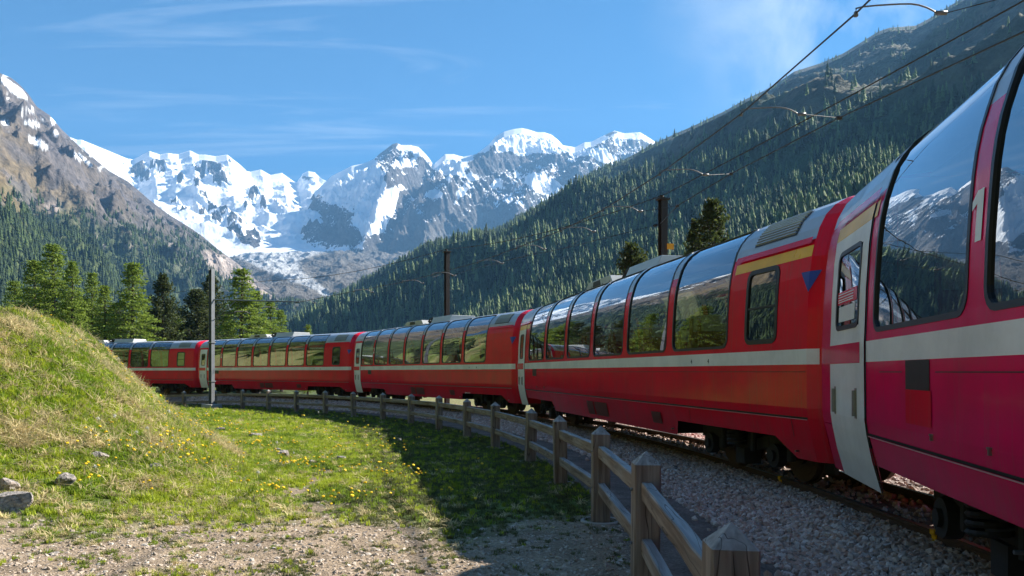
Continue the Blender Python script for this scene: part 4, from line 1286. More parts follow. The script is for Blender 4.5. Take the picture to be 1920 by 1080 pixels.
rocks = [(22, 955, .20, 'large grey boulder at the lower left edge of the bank', 1, (1.3, 1, .7)), (6, 925, .15, 'pale boulder on the left edge above the large grey boulder', 2, (1, 1, .9)), (24, 925, .09, 'small reddish boulder wedged above the large grey one', 3, (1, 1, 1)),
         (482, 820, .20, 'flat pale rock lying in the meadow beyond the bank foot', 4, (1.3, .9, .5)), (532, 855, .16, 'weathered rock beside the worn gully in the meadow', 5, (1.2, .9, .5)), (520, 846, .10, 'small rock touching the back of the rock by the gully', 6, (1, 1, .6)),
         (189, 860, .10, 'small white rock half buried in the middle of the grassy bank', 7, (1.3, .8, .7)), (120, 912, .13, 'rounded grey rock in grass on the lower bank', 8, (1, 1, .8)), (290, 878, .09, 'little pale rock on the bank below the straw patches', 9, (1.3, 1, .6)), (640, 862, .09, 'small stone on the right rim of the worn gully', 10, (1.2, 1, .6)),
         (415, 808, .14, 'pale rock with straw around it at the bank foot near the far meadow', 12, (1.3, 1, .6)), (586, 868, .08, 'dark small stone at the head of the worn gully', 13, (1, 1, .6)), (100, 1040, .035, 'flat pinkish stone lying on the gravel at the lower left', 14, (1.5, 1, .4))]
for px, py, sz, lab, sd_, sq in rocks: rock(px, py, ray_d(px, py), sz, lab, sd_, sq)
# ------------------------------------------------------------------ wooden fence
def grain_attr(me, P):
    a = me.attributes.new('grain', 'FLOAT_VECTOR', 'POINT'); a.data.foreach_set('vector', np.asarray(P, np.float32).ravel())
def wood_beam(name, parent, A, B, w, h, wob, seed):
    """beam from A to B, cross-section w (sideways) x h (upright), slightly uneven"""
    rg = np.random.default_rng(seed)
    A = Vector(A); B = Vector(B); d = (B - A).normalized(); side = d.cross(Vector((0, 0, 1))).normalized(); up = side.cross(d)
    n = 11; V = []; G = []; off = rg.random() * 50
    c = [(-.5, -.42), (-.42, -.5), (.42, -.5), (.5, -.42), (.5, .42), (.42, .5), (-.42, .5), (-.5, .42)]
    for i in range(n):
        t = i / (n - 1); p = A.lerp(B, t)
        s1, s2 = rg.normal() * wob, rg.normal() * wob
        for (a, b) in c:
            V.append(p + side * (a * w + s1 + rg.normal() * wob * .4) + up * (b * h + s2 + rg.normal() * wob * .4)); G.append((a * w + off, b * h + off, t * (B - A).length + off))
    m = 8; Fc = [(i * m + k, i * m + (k + 1) % m, (i + 1) * m + (k + 1) % m, (i + 1) * m + k) for i in range(n - 1) for k in range(m)]
    Fc += [tuple(range(m))[::-1], tuple(range((n - 1) * m, n * m))]
    me = bpy.data.meshes.new(name); me.from_pydata(V, [], Fc); me.update(); grain_attr(me, G)
    return link(name, me, M_WOOD, parent)
def fence():
    root = empty('wooden_fence', (0, 0, 0))
    tag(root, 'weathered wooden post and rail fence curving along the railway', 'fence')
    pos = [Vector(((px - 960) / F * d, d, (HOR - ty) / F * d)) for px, ty, d in posts]
    d0 = pos[0] - pos[1]; pos.insert(0, pos[0] + Vector((-.22, -2.6, 0))); 
    for i, p in enumerate(pos):
        nx = pos[min(i + 1, len(pos) - 1)] - pos[max(i - 1, 0)]
        ang = math.atan2(nx.y, nx.x)
        w = .085; zb = float(height(np.array([p.x]), np.array([p.y]))[0]); H = p.z - zb
        cs, sn = math.cos(ang), math.sin(ang)
        b = 0.008
        ring = [(-w + b, -w), (w - b, -w), (w, -w + b), (w, w - b), (w - b, w), (-w + b, w), (-w, w - b), (-w, -w + b)]
        V = []; G = []; off = i * 7.3
        for z in (-.1, H * .35, H * .7, H - .085):
            for (a, c) in ring: V.append((a, c, z)); G.append((a + off, c + off, z + off))
        V.append((0, 0, H)); G.append((off, off, H + off))
        Fc = [(k * 8 + j, k * 8 + (j + 1) % 8, (k + 1) * 8 + (j + 1) % 8, (k + 1) * 8 + j) for k in range(3) for j in range(8)] + [(24 + j, 24 + (j + 1) % 8, 32) for j in range(8)]
        me = bpy.data.meshes.new('post'); me.from_pydata(V, [], Fc); me.update(); grain_attr(me, G)
        o = link('post', me, M_WOOD, root, (p.x, p.y, zb)); o.rotation_euler = (rng.normal() * .012, rng.normal() * .012, ang + rng.normal() * .03)
        fb = MB(); n = 20
        prof = [(.165, -.05), (.165, .018), (.19, .022), (.20, .01), (.20, -.05)]
        fb.grid([[(r_ * math.cos(6.2832 * k / n), r_ * math.sin(6.2832 * k / n), z_) for k in range(n + 1)] for r_, z_ in prof])
        fb.cyl((0, 0, -.03), .166, .05, 'z', n)
        fb.build('footing', M_CONC, o, smooth=False)
        # mortise shadows: small dark recess plates round the rail ends are the rail ends themselves set into the post
        if i > 0:
            q = pos[i - 1]
            dirv = (p - q).normalized()
            for dz in (.20, .56):
                wood_beam('rail', root, q - Vector((0, 0, dz + .055)) + dirv * .02, p - Vector((0, 0, dz + .055)) - dirv * .02, .07, .115 if dz < .3 else .105, .0016, i * 3 + int(dz * 10))
    for i in range(0, 7):
        p, nx = pos[i + 1], pos[i + 2] - pos[i]; dv = Vector((nx.x, nx.y, 0)).normalized(); sv = Vector((-dv.y, dv.x, 0))
        for dz in (.255, .61):
            b = MB(); c = p + sv * .088 - Vector((0, 0, dz)); b.cyl(tuple(c), .011, .012, 'x', 8); b.build('bolt', M_STEEL, root)
    # splits and a knot in the two nearest posts
    for i, (px, ty, d) in enumerate(posts[:2]):
        p = pos[i + 1]
        nx = pos[i + 2] - pos[i]; dirv = Vector((nx.x, nx.y, 0)).normalized(); sidev = Vector((dirv.y, -dirv.x, 0))
        base = p - dirv * .0855
        b = MB(); z0, z1 = (-.62, -.045)
        pts = [base + sidev * (.004 * math.sin(z * 23) + .012) + Vector((0, 0, z)) for z in np.linspace(z0, -.088, 14)]
        wd = [.0008 + .0022 * math.sin(math.pi * k / 13) for k in range(14)]
        b.tube(pts, wd, 4)
        b.build('crack', M_BLACK, root)
fence()

# ------------------------------------------------------------------ coaches
#                 y      z   (half cross-section from skirt to roof ridge; z above rail)
PROF = [(1.20, .41), (1.27, .66), (1.315, .885), (1.33, 1.0), (1.335, 1.48), (1.335, 1.65), (1.33, 1.74), (1.318, 2.1), (1.295, 2.45), (1.268, 2.66), (1.235, 2.80), (1.215, 2.86), (1.175, 2.985), (1.095, 3.13), (.98, 3.245), (.83, 3.325), (.66, 3.375), (.42, 3.412), (.20, 3.43), (0, 3.435)]
_pz = np.array(PROF)
_arc = np.concatenate([[0], np.cumsum(np.hypot(np.diff(_pz[:, 0]), np.diff(_pz[:, 1])))])
def prof_at(t):
    """point and outward normal at arc length t"""
    y = np.interp(t, _arc, _pz[:, 0]); z = np.interp(t, _arc, _pz[:, 1])
    e = .03
    y2, z2 = np.interp(t + e, _arc, _pz[:, 0]), np.interp(t + e, _arc, _pz[:, 1]); y1, z1 = np.interp(t - e, _arc, _pz[:, 0]), np.interp(t - e, _arc, _pz[:, 1])
    ny, nz = (z2 - z1), -(y2 - y1); n = math.hypot(ny, nz) or 1
    return y, z, ny / n, nz / n
def arc_of_z(z): return float(np.interp(z, _pz[:, 1], _arc))

def strip(b, s0, s1, za, zb, side, off=0., mi=0, ns=1, nt_=None):
    """skin between heights za and zb following the cross-section"""
    ta, tb = arc_of_z(za), arc_of_z(zb)
    ts = sorted(set([ta, tb] + [t for t in _arc if ta < t < tb]))
    if nt_: ts = list(np.linspace(ta, tb, nt_))
    rows = []
    for t in ts:
        y, z, ny, nz = prof_at(t)
        rows.append([((s0 + (s1 - s0) * k / ns), side * (y + ny * off), z + nz * off) for k in range(ns + 1)])
    if side < 0: rows = rows[::-1]
    b.grid(rows[::-1], mi)

def rr_rows(s0, s1, za, zb, rad, grow=0):
    """rows (t, sleft, sright) of a rounded rectangle on the skin"""
    ta, tb = arc_of_z(za) - grow, arc_of_z(zb) + grow
    s0 -= grow; s1 += grow; rad = rad + grow
    a = np.concatenate([ta + rad * (1 - np.cos(np.linspace(0, math.pi / 2, 5))), np.linspace(ta + rad, tb - rad, 13)[1:-1], tb - rad * (1 - np.cos(np.linspace(math.pi / 2, 0, 5)))])
    out = []
    for t in a:
        k = min(t - ta, tb - t)
        ins = 0 if k >= rad else rad - math.sqrt(max(rad * rad - (rad - k) ** 2, 0))
        out.append((t, s0 + ins, s1 - ins))
    return out

def glass_mesh(b, s0, s1, za, zb, rad, side, off=-.012, mi=0):
    rows = []
    for t, a, c in rr_rows(s0, s1, za, zb, rad):
        y, z, ny, nz = prof_at(t)
        rows.append([(a + (c - a) * k / 4, side * (y + ny * off), z + nz * off) for k in range(5)])
    if side < 0: rows = rows[::-1]
    b.grid(rows[::-1], mi)

def frame_mesh(b, s0, s1, za, zb, rad, side, w=.032, proud=.006, mi=0):
    inner = rr_rows(s0, s1, za, zb, rad, -.006); outer = rr_rows(s0, s1, za, zb, rad, w)
    def loop(rows, off):
        P = []
        for t, a, c in rows:
            y, z, ny, nz = prof_at(t); P.append((a, side * (y + ny * off), z + nz * off))
        for t, a, c in rows[::-1]:
            y, z, ny, nz = prof_at(t); P.append((c, side * (y + ny * off), z + nz * off))
        return P
    A = loop(inner, -.03); B = loop(inner, proud); C = loop(outer, proud); D = loop(outer, -.004)
    n = len(A); b.add(A + B + C + D, [f if side > 0 else f[::-1] for k in range(3) for i in range(n) for f in [(k * n + i, k * n + (i + 1) % n, (k + 1) * n + (i + 1) % n, (k + 1) * n + i)]], mi)

ZW0, ZW1 = 1.74, 3.32      # panorama window, measured on the skin
def pillar(b, sa, sb, side, left=None, right=None, mr=0, ms=1):
    """skin between two window openings (or an end and an opening) from sill to roof"""
    RAD = .11
    rows = rr_rows(0, 1, ZW0, ZW1, RAD)
    P = []; tc = arc_of_z(2.86)
    for (t, a, c) in rows:
        ins = a
        l = sa - (ins if left else 0); r = sb + (ins if right else 0)
        P.append((t, l, r))
    # split at the cant rail so that red ends exactly there
    P2 = []
    for i in range(len(P)):
        P2.append(P[i])
        if i < len(P) - 1 and P[i][0] < tc < P[i + 1][0]: P2.append((tc, P[i][1], P[i][2]))
    for i in range(len(P2) - 1):
        rws = []
        for (t, l, r) in (P2[i], P2[i + 1]):
            y, z, ny, nz = prof_at(t); rws.append([(l, side * y, z), (r, side * y, z)])
        if side < 0: rws = rws[::-1]
        b.grid(rws[::-1], mr if P2[i][0] < tc - 1e-5 else ms)

def text_mesh(txt, size, mat):
    cu = bpy.data.curves.new('t', 'FONT'); cu.body = txt; cu.size = size; cu.align_x = 'CENTER'; cu.align_y = 'CENTER'; cu.extrude = .001; cu.offset = size * .02
    o = bpy.data.objects.new('t', cu); COL.objects.link(o)
    dg = bpy.context.evaluated_depsgraph_get(); me = bpy.data.meshes.new_from_object(o.evaluated_get(dg))
    bpy.data.objects.remove(o); me.materials.clear(); me.materials.append(mat); return me

def seat_meshes():
    b = MB()
    b.box((-.22, -.23, .40), (.24, .23, .50)); b.prism([(-.22, .45), (-.12, .45), (-.20, 1.22), (-.28, 1.22)], 'y', -.23, .23)
    b.box((-.2, -.2, 0), (.2, .2, .4))
    s = b.mesh('seat'); s.materials.append(M_SEAT)
    h = MB(); h.prism([(-.185, 1.0), (-.11, 1.0), (-.17, 1.26), (-.29, 1.26), (-.27, 1.0)], 'y', -.2, .2)
    hm = h.mesh('head_rest'); hm.materials.append(M_HEAD)
    return s, hm
SEAT, HEADREST = seat_meshes()

def wheelset(parent, s):
    o = empty('wheelset', (s, 0, 0), 0, parent)
    return o
def bogie(parent, sc):
    b = MB()
    for sd in (1, -1):
        y = sd * .86
        b.prism([(-1.25, .42), (-1.25, .60), (-.95, .66), (-.35, .50), (.35, .50), (.95, .66), (1.25, .60), (1.25, .42), (.95, .50), (.4, .36), (-.4, .36), (-.95, .50)], 'y', y - .06, y + .06)
        for x in (-.9, .9):
            b.cyl((x, sd * .93, .34), .15, .12, 'y', 14); b.cyl((x, sd * 1.0, .34), .07, .05, 'y', 10)
            b.cyl((x - .24, sd * .88, .42), .055, .26, 'z', 10); b.cyl((x + .24, sd * .88, .42), .055, .26, 'z', 10)
        b.box((-.12, y - .15, .14), (.12, y + .1, .36))
        for x in (-.42, .42): b.cyl((x, sd * .99, .60), .04, .5, 'z', 8)
        b.cyl((.1, sd * 1.02, .70), .018, 1.5, 'x', 6)
        b.box((-1.5, sd * .5 - .03, .16), (-1.3, sd * .5 + .03, .5)); b.box((1.3, sd * .5 - .03, .16), (1.5, sd * .5 + .03, .5))
    b.box((-.25, -.9, .42), (.25, .9, .58)); b.box((-1.2, -.86, .5), (-1.1, .86, .6)); b.box((1.1, -.86, .5), (1.2, .86, .6))
    o = b.build('bogie', M_DARK, parent, loc=(sc, 0, 0), bevel=0)
    for x in (-.9, .9):
        w = MB()
        for sd in (1, -1):
            w.cyl((x, sd * .53, .345), .345, .09, 'y', 28); w.cyl((x, sd * .48, .345), .372, .025, 'y', 28); w.cyl((x, sd * .585, .345), .12, .05, 'y', 12)
            w.cyl((x, sd * .577, .345), .27, .004, 'y', 24)
        w.cyl((x, 0, .345), .07, 1.7, 'y', 10); w.cyl((x, .2, .345), .26, .05, 'y', 20)
        w.build('wheelset', [M_RUST], o)
    for sd in (1, -1):
        sp = MB()
        for xs in (-.0,):
            pts = [(xs + .13 * math.cos(a), sd * 1.0 + .13 * math.sin(a), .40 + .045 * a / 6.283 * 1.25) for a in np.linspace(0, 6.283 * 6.2, 90)]
            sp.tube(pts, .02, 5)
        sp.build('coil_spring', M_DARK, o)
    return o

def roof_unit(parent, s):
    o = MB()
    # white hood
    o.prism([(-.62, 3.350), (.62, 3.350), (.50, 3.610), (-.50, 3.610)], 'x', s, s + 1.75, 0)
    root = o.build('roof_hood', M_ROOFBOX, parent, bevel=.015)
    m = MB()
    m.box((s + 1.8, -.42, 3.390), (s + 2.4, .42, 3.520)); m.cyl((s + 2.05, .25, 3.550), .11, .4, 'x', 12); m.cyl((s + 2.1, -.15, 3.550), .13, .3, 'z', 12)
    m.tube([(s + 1.8, .35, 3.550), (s + 2.0, .42, 3.610), (s + 2.3, .38, 3.590), (s + 2.6, .34, 3.500)], .03, 6); m.box((s + 2.2, -.3, 3.450), (s + 2.5, .1, 3.600))
    m.build('roof_machinery', M_DARK, parent)
    c = MB(); c.prism([(s + 2.55, 3.370), (s + 4.75, 3.370), (s + 4.35, 3.570), (s + 2.75, 3.570)], 'y', -.6, .6)
    bx = c.build('roof_casing', M_ROOFBOX, parent, bevel=.012)
    g = MB(); g.prism([(s + 3.400, 3.420), (s + 4.000, 3.420), (s + 3.950, 3.540), (s + 3.450, 3.540)], 'y', .601, .606)
    g.build('vent', M_RUB, bx)
    h = MB()
    for q in (2.75, 3.250, 4.1, 4.5): h.cyl((s + q, .6, 3.430), .02, .03, 'y', 6)
    h.build('bolt', M_STEEL, bx)

FOUR = text_mesh('4', .085, M_BLACK)
def coach(i, label, win0, pitch, wlen, first, smallwin, paintm, detail, digit, door=(14.52, 15.44)):
    A, B = J[i], J[i + 1]; u = (B - A) / np.linalg.norm(B - A)
    if i == 0:   # the nearest coach already leaves the curve
        a = math.atan2(u[0], u[1]) + R(3.5); u = np.array([math.sin(a), math.cos(a)]); A = B - u * L
    near = A + u * .35
    root = empty('railway_coach', (near[0], near[1], RAILZ), math.atan2(u[1], u[0]))
    tag(root, label, 'train coach', 'red panoramic coaches of the train')
    wins = [(win0 + pitch * k, win0 + pitch * k + wlen) for k in range(20) if win0 + pitch * k + wlen < door[0] - .05]
    E0, E1 = .12, BL - .12
    D0, D1 = door
    body = MB(); roof = MB(); st = MB(); skirt = MB(); yb = MB()
    for sd in (1, -1):
        far_side = sd < 0
        # belts of the body side
        segs = [(E0, D0), (D1, E1)]
        for a, c in segs:
            strip(body, a, c, .885, 1.48, sd, 0, 0, 12); strip(body, a, c, 1.65, 1.74, sd, 0, 0, 12)
            strip(st if a == E0 else body, a, c, 1.48, 1.65, sd, 0, 0, 4)
        strip(body, D1, E1, 1.74, 2.86, sd, 0, 0); strip(roof, D1, E1, 2.86, ZW1, sd, 0, 0)
        strip(roof, D0, D1, 2.86, ZW1, sd, 0, 0)
        strip(body, D0, D1, 2.785, 2.86, sd, 0, 0)
        # end panel with or without small window, then pillars
        if smallwin:
            a, c = smallwin
            body_l = MB()
            strip(body, E0, a, 1.74, 2.86, sd); strip(body, c, wins[0][0] - .12, 1.74, 2.86, sd); strip(body, a, c, 2.655, 2.86, sd)
        else:
            strip(body, E0, wins[0][0] - .12, 1.74, 2.86, sd, 0, 0, 4)
        strip(roof, E0, wins[0][0] - .12, 2.86, ZW1, sd, 0, 0, 4)
        bb = MB()
        pillar(bb, wins[0][0] - .12, wins[0][0], sd, None, True)
        for k in range(len(wins) - 1): pillar(bb, wins[k][1], wins[k + 1][0], sd, True, True)
        pillar(bb, wins[-1][1], D0, sd, True, None)
        for f, m_ in zip(bb.f, bb.m):
            tgt = body if m_ == 0 else roof
            tgt.add([bb.v[q] for q in f], [tuple(range(len(f)))], 0)
        strip(roof, E0, E1, ZW1, 3.435, sd, 0, 0, 6)
        # chamfered ends, red all the way over the roof
        for (sa, sgn) in ((E0, -1), (E1, 1)):
            secs = [(sa, 1, 0), (sa + sgn * .13, .945, .02), (sa + sgn * .27, .84, .10)]
            tz = [p for p in PROF]
            for k in range(2):
                s_a, f_a, d_a = secs[k]; s_b, f_b, d_b = secs[k + 1]
                for zlo, zhi, tgt in ((.41, 1.48, body), (1.48, 1.65, st if k == 0 and sgn < 0 else body), (1.65, 3.435, body)):
                    ts = sorted(set([arc_of_z(zlo), arc_of_z(zhi)] + [t for t in _arc if arc_of_z(zlo) < t < arc_of_z(zhi)]))
                    rws = []
                    for t in ts:
                        y, z, _, _ = prof_at(t)
                        zz = lambda dd: z - dd * max(0, (z - 2.6) / .78)
                        rws.append([(s_a, sd * y * f_a, zz(d_a)), (s_b, sd * y * f_b, zz(d_b))])
                    if (sd < 0) != (sgn < 0): rws = rws[::-1]
                    tgt.grid(rws[::-1], 0)
        # skirt with bogie cut-outs
        def sk(s0, s1, zb0, zb1):
            n = 2
            def row(s_, zb):
                y0, z0, _, _ = prof_at(arc_of_z(zb)); return [(s_, sd * y0, z0), (s_, sd * 1.312, .878)]
            r_ = [row(s0, zb0), row(s1, zb1)]
            if sd < 0: r_ = r_[::-1]
            skirt.grid(r_, 0)
        for s0, s1, a_, c_ in ((E0, .50, .41, .41), (.50, .88, .41, .64), (.88, 3.70, .64, .64), (3.70, 3.86, .64, .41), (3.86, D0 - 3.1, .41, .41), (D0 - 3.1, D0 - 2.95, .41, .64), (D0 - 2.95, D0 - .1, .64, .64), (D0 - .1, D0 - .02, .64, .41), (D1 + .02, E1, .41, .41)):
            sk(s0, s1, a_, c_)
        # lip along the seam
        lp = MB(); strip(lp, E0, D0 - .02, .884, .900, sd, .004, 0, 2); lp.build('seam_groove', M_BLACK, root)
        lp = MB(); strip(lp, E0, D0 - .02, .872, .880, sd, .012, 0, 2); lp.build('seam_trim', M_SEAM, root)  # pale strip paints the lit line of the ledge
        gt = MB()
        for (a, c) in ((E0 + .02, wins[0][0] - .14), (wins[-1][1] + .12, D1 + .08)):
            strip(gt, a, c, 2.805, 2.862, sd, .03); strip(gt, a, c, 2.862, 2.875, sd, .028)
        gt.build('gutter', paintm, root)
        # windows
        for k, (a, c) in enumerate(wins):
            g = MB(); glass_mesh(g, a, c, ZW0, ZW1, .11, sd); w = g.build('window', M_GLASS, root, smooth=True)
            f = MB(); frame_mesh(f, a, c, ZW0, ZW1, .11, sd); f.build('frame', M_RUB, w)
        if smallwin:
            a, c = smallwin
            g = MB(); glass_mesh(g, a + .03, c - .03, 1.78, 2.62, .07, sd, -.01); w = g.build('window', M_GLASS, root, smooth=True)
            f = MB(); frame_mesh(f, a + .035, c - .035, 1.785, 2.615, .07, sd, .05, .008)
            strip(f, a + .05, c - .05, 2.17, 2.195, sd, .004); f.build('frame', M_RUB, w)
            fill = MB(); strip(fill, a, c, 1.74, 1.76, sd); strip(fill, a, a + .02, 1.76, 2.655, sd); strip(fill, c - .02, c, 1.76, 2.655, sd); strip(fill, a, c, 2.64, 2.655, sd)
            for f_ in fill.f: body.add([fill.v[q] for q in f_], [tuple(range(4))], 0)
        # door: leaf, window in it, red patch, handles
        dr = MB()
        for (za, zb, s0_, s1_) in ((.41, 1.74, D0, D1), (1.74, 1.80, D0, D1), (2.50, 2.65, D0, D1), (1.80, 2.50, D0, D0 + .22), (1.80, 2.50, D1 - .24, D1)):
            strip(dr, s0_ + .012, s1_ - .012, za, zb, sd, .012)
        strip(dr, D0 + .012, D1 - .012, 2.65, 2.782, sd, .012, 1 if first else 0)
        door = dr.build('door', [M_WHITE, M_YEL], root)
        gl = MB(); glass_mesh(gl, D0 + .23, D1 - .25, 1.81, 2.49, .08, sd, .008); wdw = gl.build('door_window', M_GLASS, door, smooth=True)
        f = MB(); frame_mesh(f, D0 + .24, D1 - .26, 1.815, 2.485, .07, sd, .035, .018); f.build('window_frame', M_RUB, door)
        sg = MB(); strip(sg, D0 + .14, D1 - .012, 1.475, 1.65, sd, .014); sg.build('red_band', paintm, door)
        sealm = MB()
        for q in (D0, D1): strip(sealm, q - .014, q + .014, .41, 2.785, sd, .004)
        sealm.build('door_seal', M_RUB, root)
        hd = MB()
        for q in (D0 + .28, D1 - .22): hd.box((q - .012, sd * 1.345 - .02, 1.02), (q + .012, sd * 1.345 + .03, 1.24)); hd.box((q - .03, sd * 1.34 - .006, 1.0), (q + .03, sd * 1.34 + .008, 1.26))
        hd.build('door_handle', M_STEEL, door)
        if i == 0 and sd > 0:
            nb = MB(); strip(nb, D0 + .30, D1 - .27, 2.02, 2.14, sd, .011); nb.build('red_notice', M_RED, door)
            nb = MB()
            for q in (2.115, 2.09, 2.065, 2.045): strip(nb, D0 + .42, D1 - .30, q - .004, q + .004, sd, .013)
            nb.build('notice_print', M_NUM, door)
            nb = MB(); strip(nb, D0 + .36, D1 - .33, 1.86, 2.0, sd, .011); nb.build('white_notice', M_WHITE, door)
        # step inside the door well
        # yellow first-class band
        if first:
            strip(yb, E0, wins[0][0] - .13, 2.665, 2.79, sd, .004); strip(yb, wins[-1][1] + .13, D0 - .02, 2.655, 2.785, sd, .004)
        # grille in the roof shoulder near the end
        gs0, gs1 = .55, min(1.50, wins[0][0] - .3)
        gr = MB(); strip(gr, gs0, gs1, 2.97, 3.27, sd, .004); gp = gr.build('ventilation_grille', M_RUB, root)
        for k in range(9):
            t = arc_of_z(2.98) + (arc_of_z(3.262) - arc_of_z(2.98)) * (k + .5) / 9
            sl = MB(); y, z, ny, nz = prof_at(t); ty, tz = -nz, ny
            h = .011
            sl.add([(s_, sd * (y + ny * o_ + ty * q_), z + nz * o_ + tz * q_) for s_ in (gs0 + .02, gs1 - .02) for (o_, q_) in ((.005, -h), (.005, h * .2), (.024, h), (.024, -h * .2))], [(0, 4, 5, 1), (1, 5, 6, 2), (2, 6, 7, 3), (3, 7, 4, 0), (0, 1, 2, 3), (4, 7, 6, 5)])
            sl.build('slat', M_SILV, gp)
        # class number on the last pillar but one
        if digit and sd > 0:
            k = len(wins) - 2
            sc = (wins[k][1] + wins[k + 1][0]) / 2
            nm = MB(); Y = lambda z: prof_at(arc_of_z(z))[0] + .006
            def quad(x0, z0, x1, z1, sk=0): nm.add([(sc - x0, Y(z0), z0), (sc - x1, Y(z0), z0), (sc - x1 - sk, Y(z1), z1), (sc - x0 - sk, Y(z1), z1)], [(0, 1, 2, 3)])
            if digit == '1':
                quad(-.03, 2.10, .05, 2.38); nm.add([(sc + .03, Y(2.38), 2.38), (sc + .095, Y(2.33), 2.33), (sc + .095, Y(2.28), 2.28), (sc + .03, Y(2.31), 2.31)], [(0, 1, 2, 3)])
            else:
                P2 = [(-.075, 2.44), (-.06, 2.48), (0, 2.50), (.05, 2.48), (.055, 2.43), (.0, 2.34), (-.05, 2.275)]
                for (xa, za), (xb, zb_) in zip(P2[:-1], P2[1:]): nm.add([(sc - xa, Y(za) + .001, za), (sc - xa - .03, Y(za - .02), za - .022), (sc - xb - .03, Y(zb_ - .02), zb_ - .022), (sc - xb, Y(zb_) + .001, zb_)], [(0, 1, 2, 3)])
                quad(-.07, 2.24, .075, 2.275)
            nm.build('class_number', M_NUM, root)
        # small lamps, sockets and plates low on the side
        if sd > 0:
            pl = MB()
            for s_ in (D0 - 1.53, D0 - 2.38): pl.box((s_ - .018, 1.325, 1.0), (s_ + .018, 1.345, 1.012)); pl.box((s_ - .008, 1.325, .97), (s_ + .008, 1.343, 1.0))
            for s_ in (.45, 3.95, 11.45): pl.cyl((s_, 1.24, .5), .012, .05, 'y', 8)
            pl.build('fitting', M_STEEL, root)
            for q in ((4.35, 4.75, .55, .74), (7.1, 7.9, .50, .78), (8.0, 8.45, .50, .78)): vt = MB(); strip(vt, *q, sd, .006); vt.build('vent_panel', M_VENT, root)
            if i in (1, 2, 3):
                for s_ in (2.5, 3.05):
                    o = link('jacking_mark', FOUR, None, root, (s_, 1.339, 1.545)); o.rotation_euler = (R(90), 0, R(180))
            sv = MB(); strip(sv, D0 - 1.50, D0 - 1.03, 1.28, 1.478, sd, .004); sv.build('dark_vent', M_RUB, root)
            sp = MB(); strip(sp, D0 - 1.53, D0 - 1.03, 1.05, 1.28, sd, .005); sp.build('hatch', M_RED, root)
            gx = MB()
            strip(gx, E0 + .02, D0 - 1.6, 1.395, 1.402, sd, .0025); strip(gx, D0 - .95, D0 - .4, 1.395, 1.402, sd, .0025)
            gx.build('panel_joint', M_BLACK, root)
            vj = MB()
            for s_ in (.46, 3.2, 7.95, 11.2): strip(vj, s_ - .004, s_ + .004, .66, .872, sd, .003)
            vj.build('panel_joint', M_BLACK, root)
    body.build('body_side', paintm, root, smooth=False)
    skirt.build('skirt', paintm, root)
    st.build('white_stripe', M_WHITE, root)
    roof.build('roof', M_SILV, root, smooth=False)
    if first: yb.build('yellow_band', M_YEL, root)
    # blue triangle by the near end
    if i in (1, 2, 3):
        tr = MB(); y = 1.28
        ya, yb_ = prof_at(arc_of_z(2.5))[0], prof_at(arc_of_z(2.28))[0]
        tr.add([(.28, ya + .007, 2.5), (E0, ya + .007, 2.5), (E0, yb_ + .009, 2.27)], [(0, 1, 2)]); tr.add([(E0, ya + .007, 2.5), (-.01, ya * .945 + .012, 2.5), (E0, yb_ + .009, 2.27)], [(0, 1, 2)])
        tr.build('blue_triangle', M_BLUE, root)
    if i == 2:
        o = link('side_lettering', text_mesh('Bps 2512', .11, M_WHITE), None, root, (3.3, 1.272, .68)); o.rotation_euler = (R(83), 0, R(180))
    # end walls, gangway, couplings
    for (se, sgn) in ((-.15, -1), (BL + .15, 1)):
        ew = MB(); poly = [(y * .84, z - .10 * max(0, (z - 2.6) / .78)) for y, z in PROF] + [(-y * .84, z - .10 * max(0, (z - 2.6) / .78)) for y, z in PROF[::-1][1:]]
        ew.prism(poly, 'x', se - .02, se + .02); ew.build('end_wall', paintm, root)
        gw = MB()  # bellows made wider and taller to block sun through the coach gap
        for k in range(4):
            x = se + sgn * (.03 + .045 * k)
            for bx in (((-.82, .75), (-.66, 3.1)), ((.66, .75), (.82, 3.1)), ((-.82, 2.98), (.82, 3.15)), ((-.82, .75), (.82, .85))):
                gw.box((x - .016, bx[0][0], bx[0][1]), (x + .016, bx[1][0], bx[1][1]))
        gw.box((se + sgn * .1 - .1, -.72, .85), (se + sgn * .1 + .1, .72, 3.04))
        gw.build('gangway', M_BELL, root)
        cp = MB(); cp.cyl((se + sgn * .1, 0, .75), .06, .5, 'x', 8); cp.cyl((se + sgn * .22, 0, .75), .17, .03, 'x', 16)
        cp.tube([(se, .5, .7), (se + sgn * .1, .5, .45), (se + sgn * .25, .5, .5)], .022, 6); cp.tube([(se, -.5, .7), (se + sgn * .1, -.5, .45), (se + sgn * .25, -.5, .5)], .022, 6)
        cp.build('coupling', M_DARK, root)
        hb = MB()
        for sd in (1, -1):
            hb.tube([(se, sd * 1.03, 1.82), (se + sgn * .07, sd * 1.06, 1.82), (se + sgn * .13, sd * 1.06, 1.82)], .014, 6); hb.box((se + sgn * .02 - .02, sd * .95 - .07, 1.2), (se + sgn * .02 + .02, sd * .95 + .07, 1.36))
        hb.build('grab_handle', M_STEEL, root)
    # underframe and interior
    uf = MB(); uf.box((.1, -1.15, .72), (BL - .1, 1.15, .86)); uf.box((4.2, -1.05, .40), (6.4, 1.05, .74)); uf.box((7.0, -1.1, .42), (10.9, 1.1, .74)); uf.build('underframe', M_DARK, root)
    it = MB(); it.box((.1, -1.26, 1.0), (BL - .1, 1.26, 1.04)); it.box((wins[0][0] - .13, -1.1, 1.04), (wins[0][0] - .10, 1.1, 2.95)); it.box((D0 - .09, -1.1, 1.04), (D0 - .05, 1.1, 2.95))
    it.box((E0, -.36, 3.33), (BL - .3, .36, 3.36)); it.build('interior', M_INTER, root)
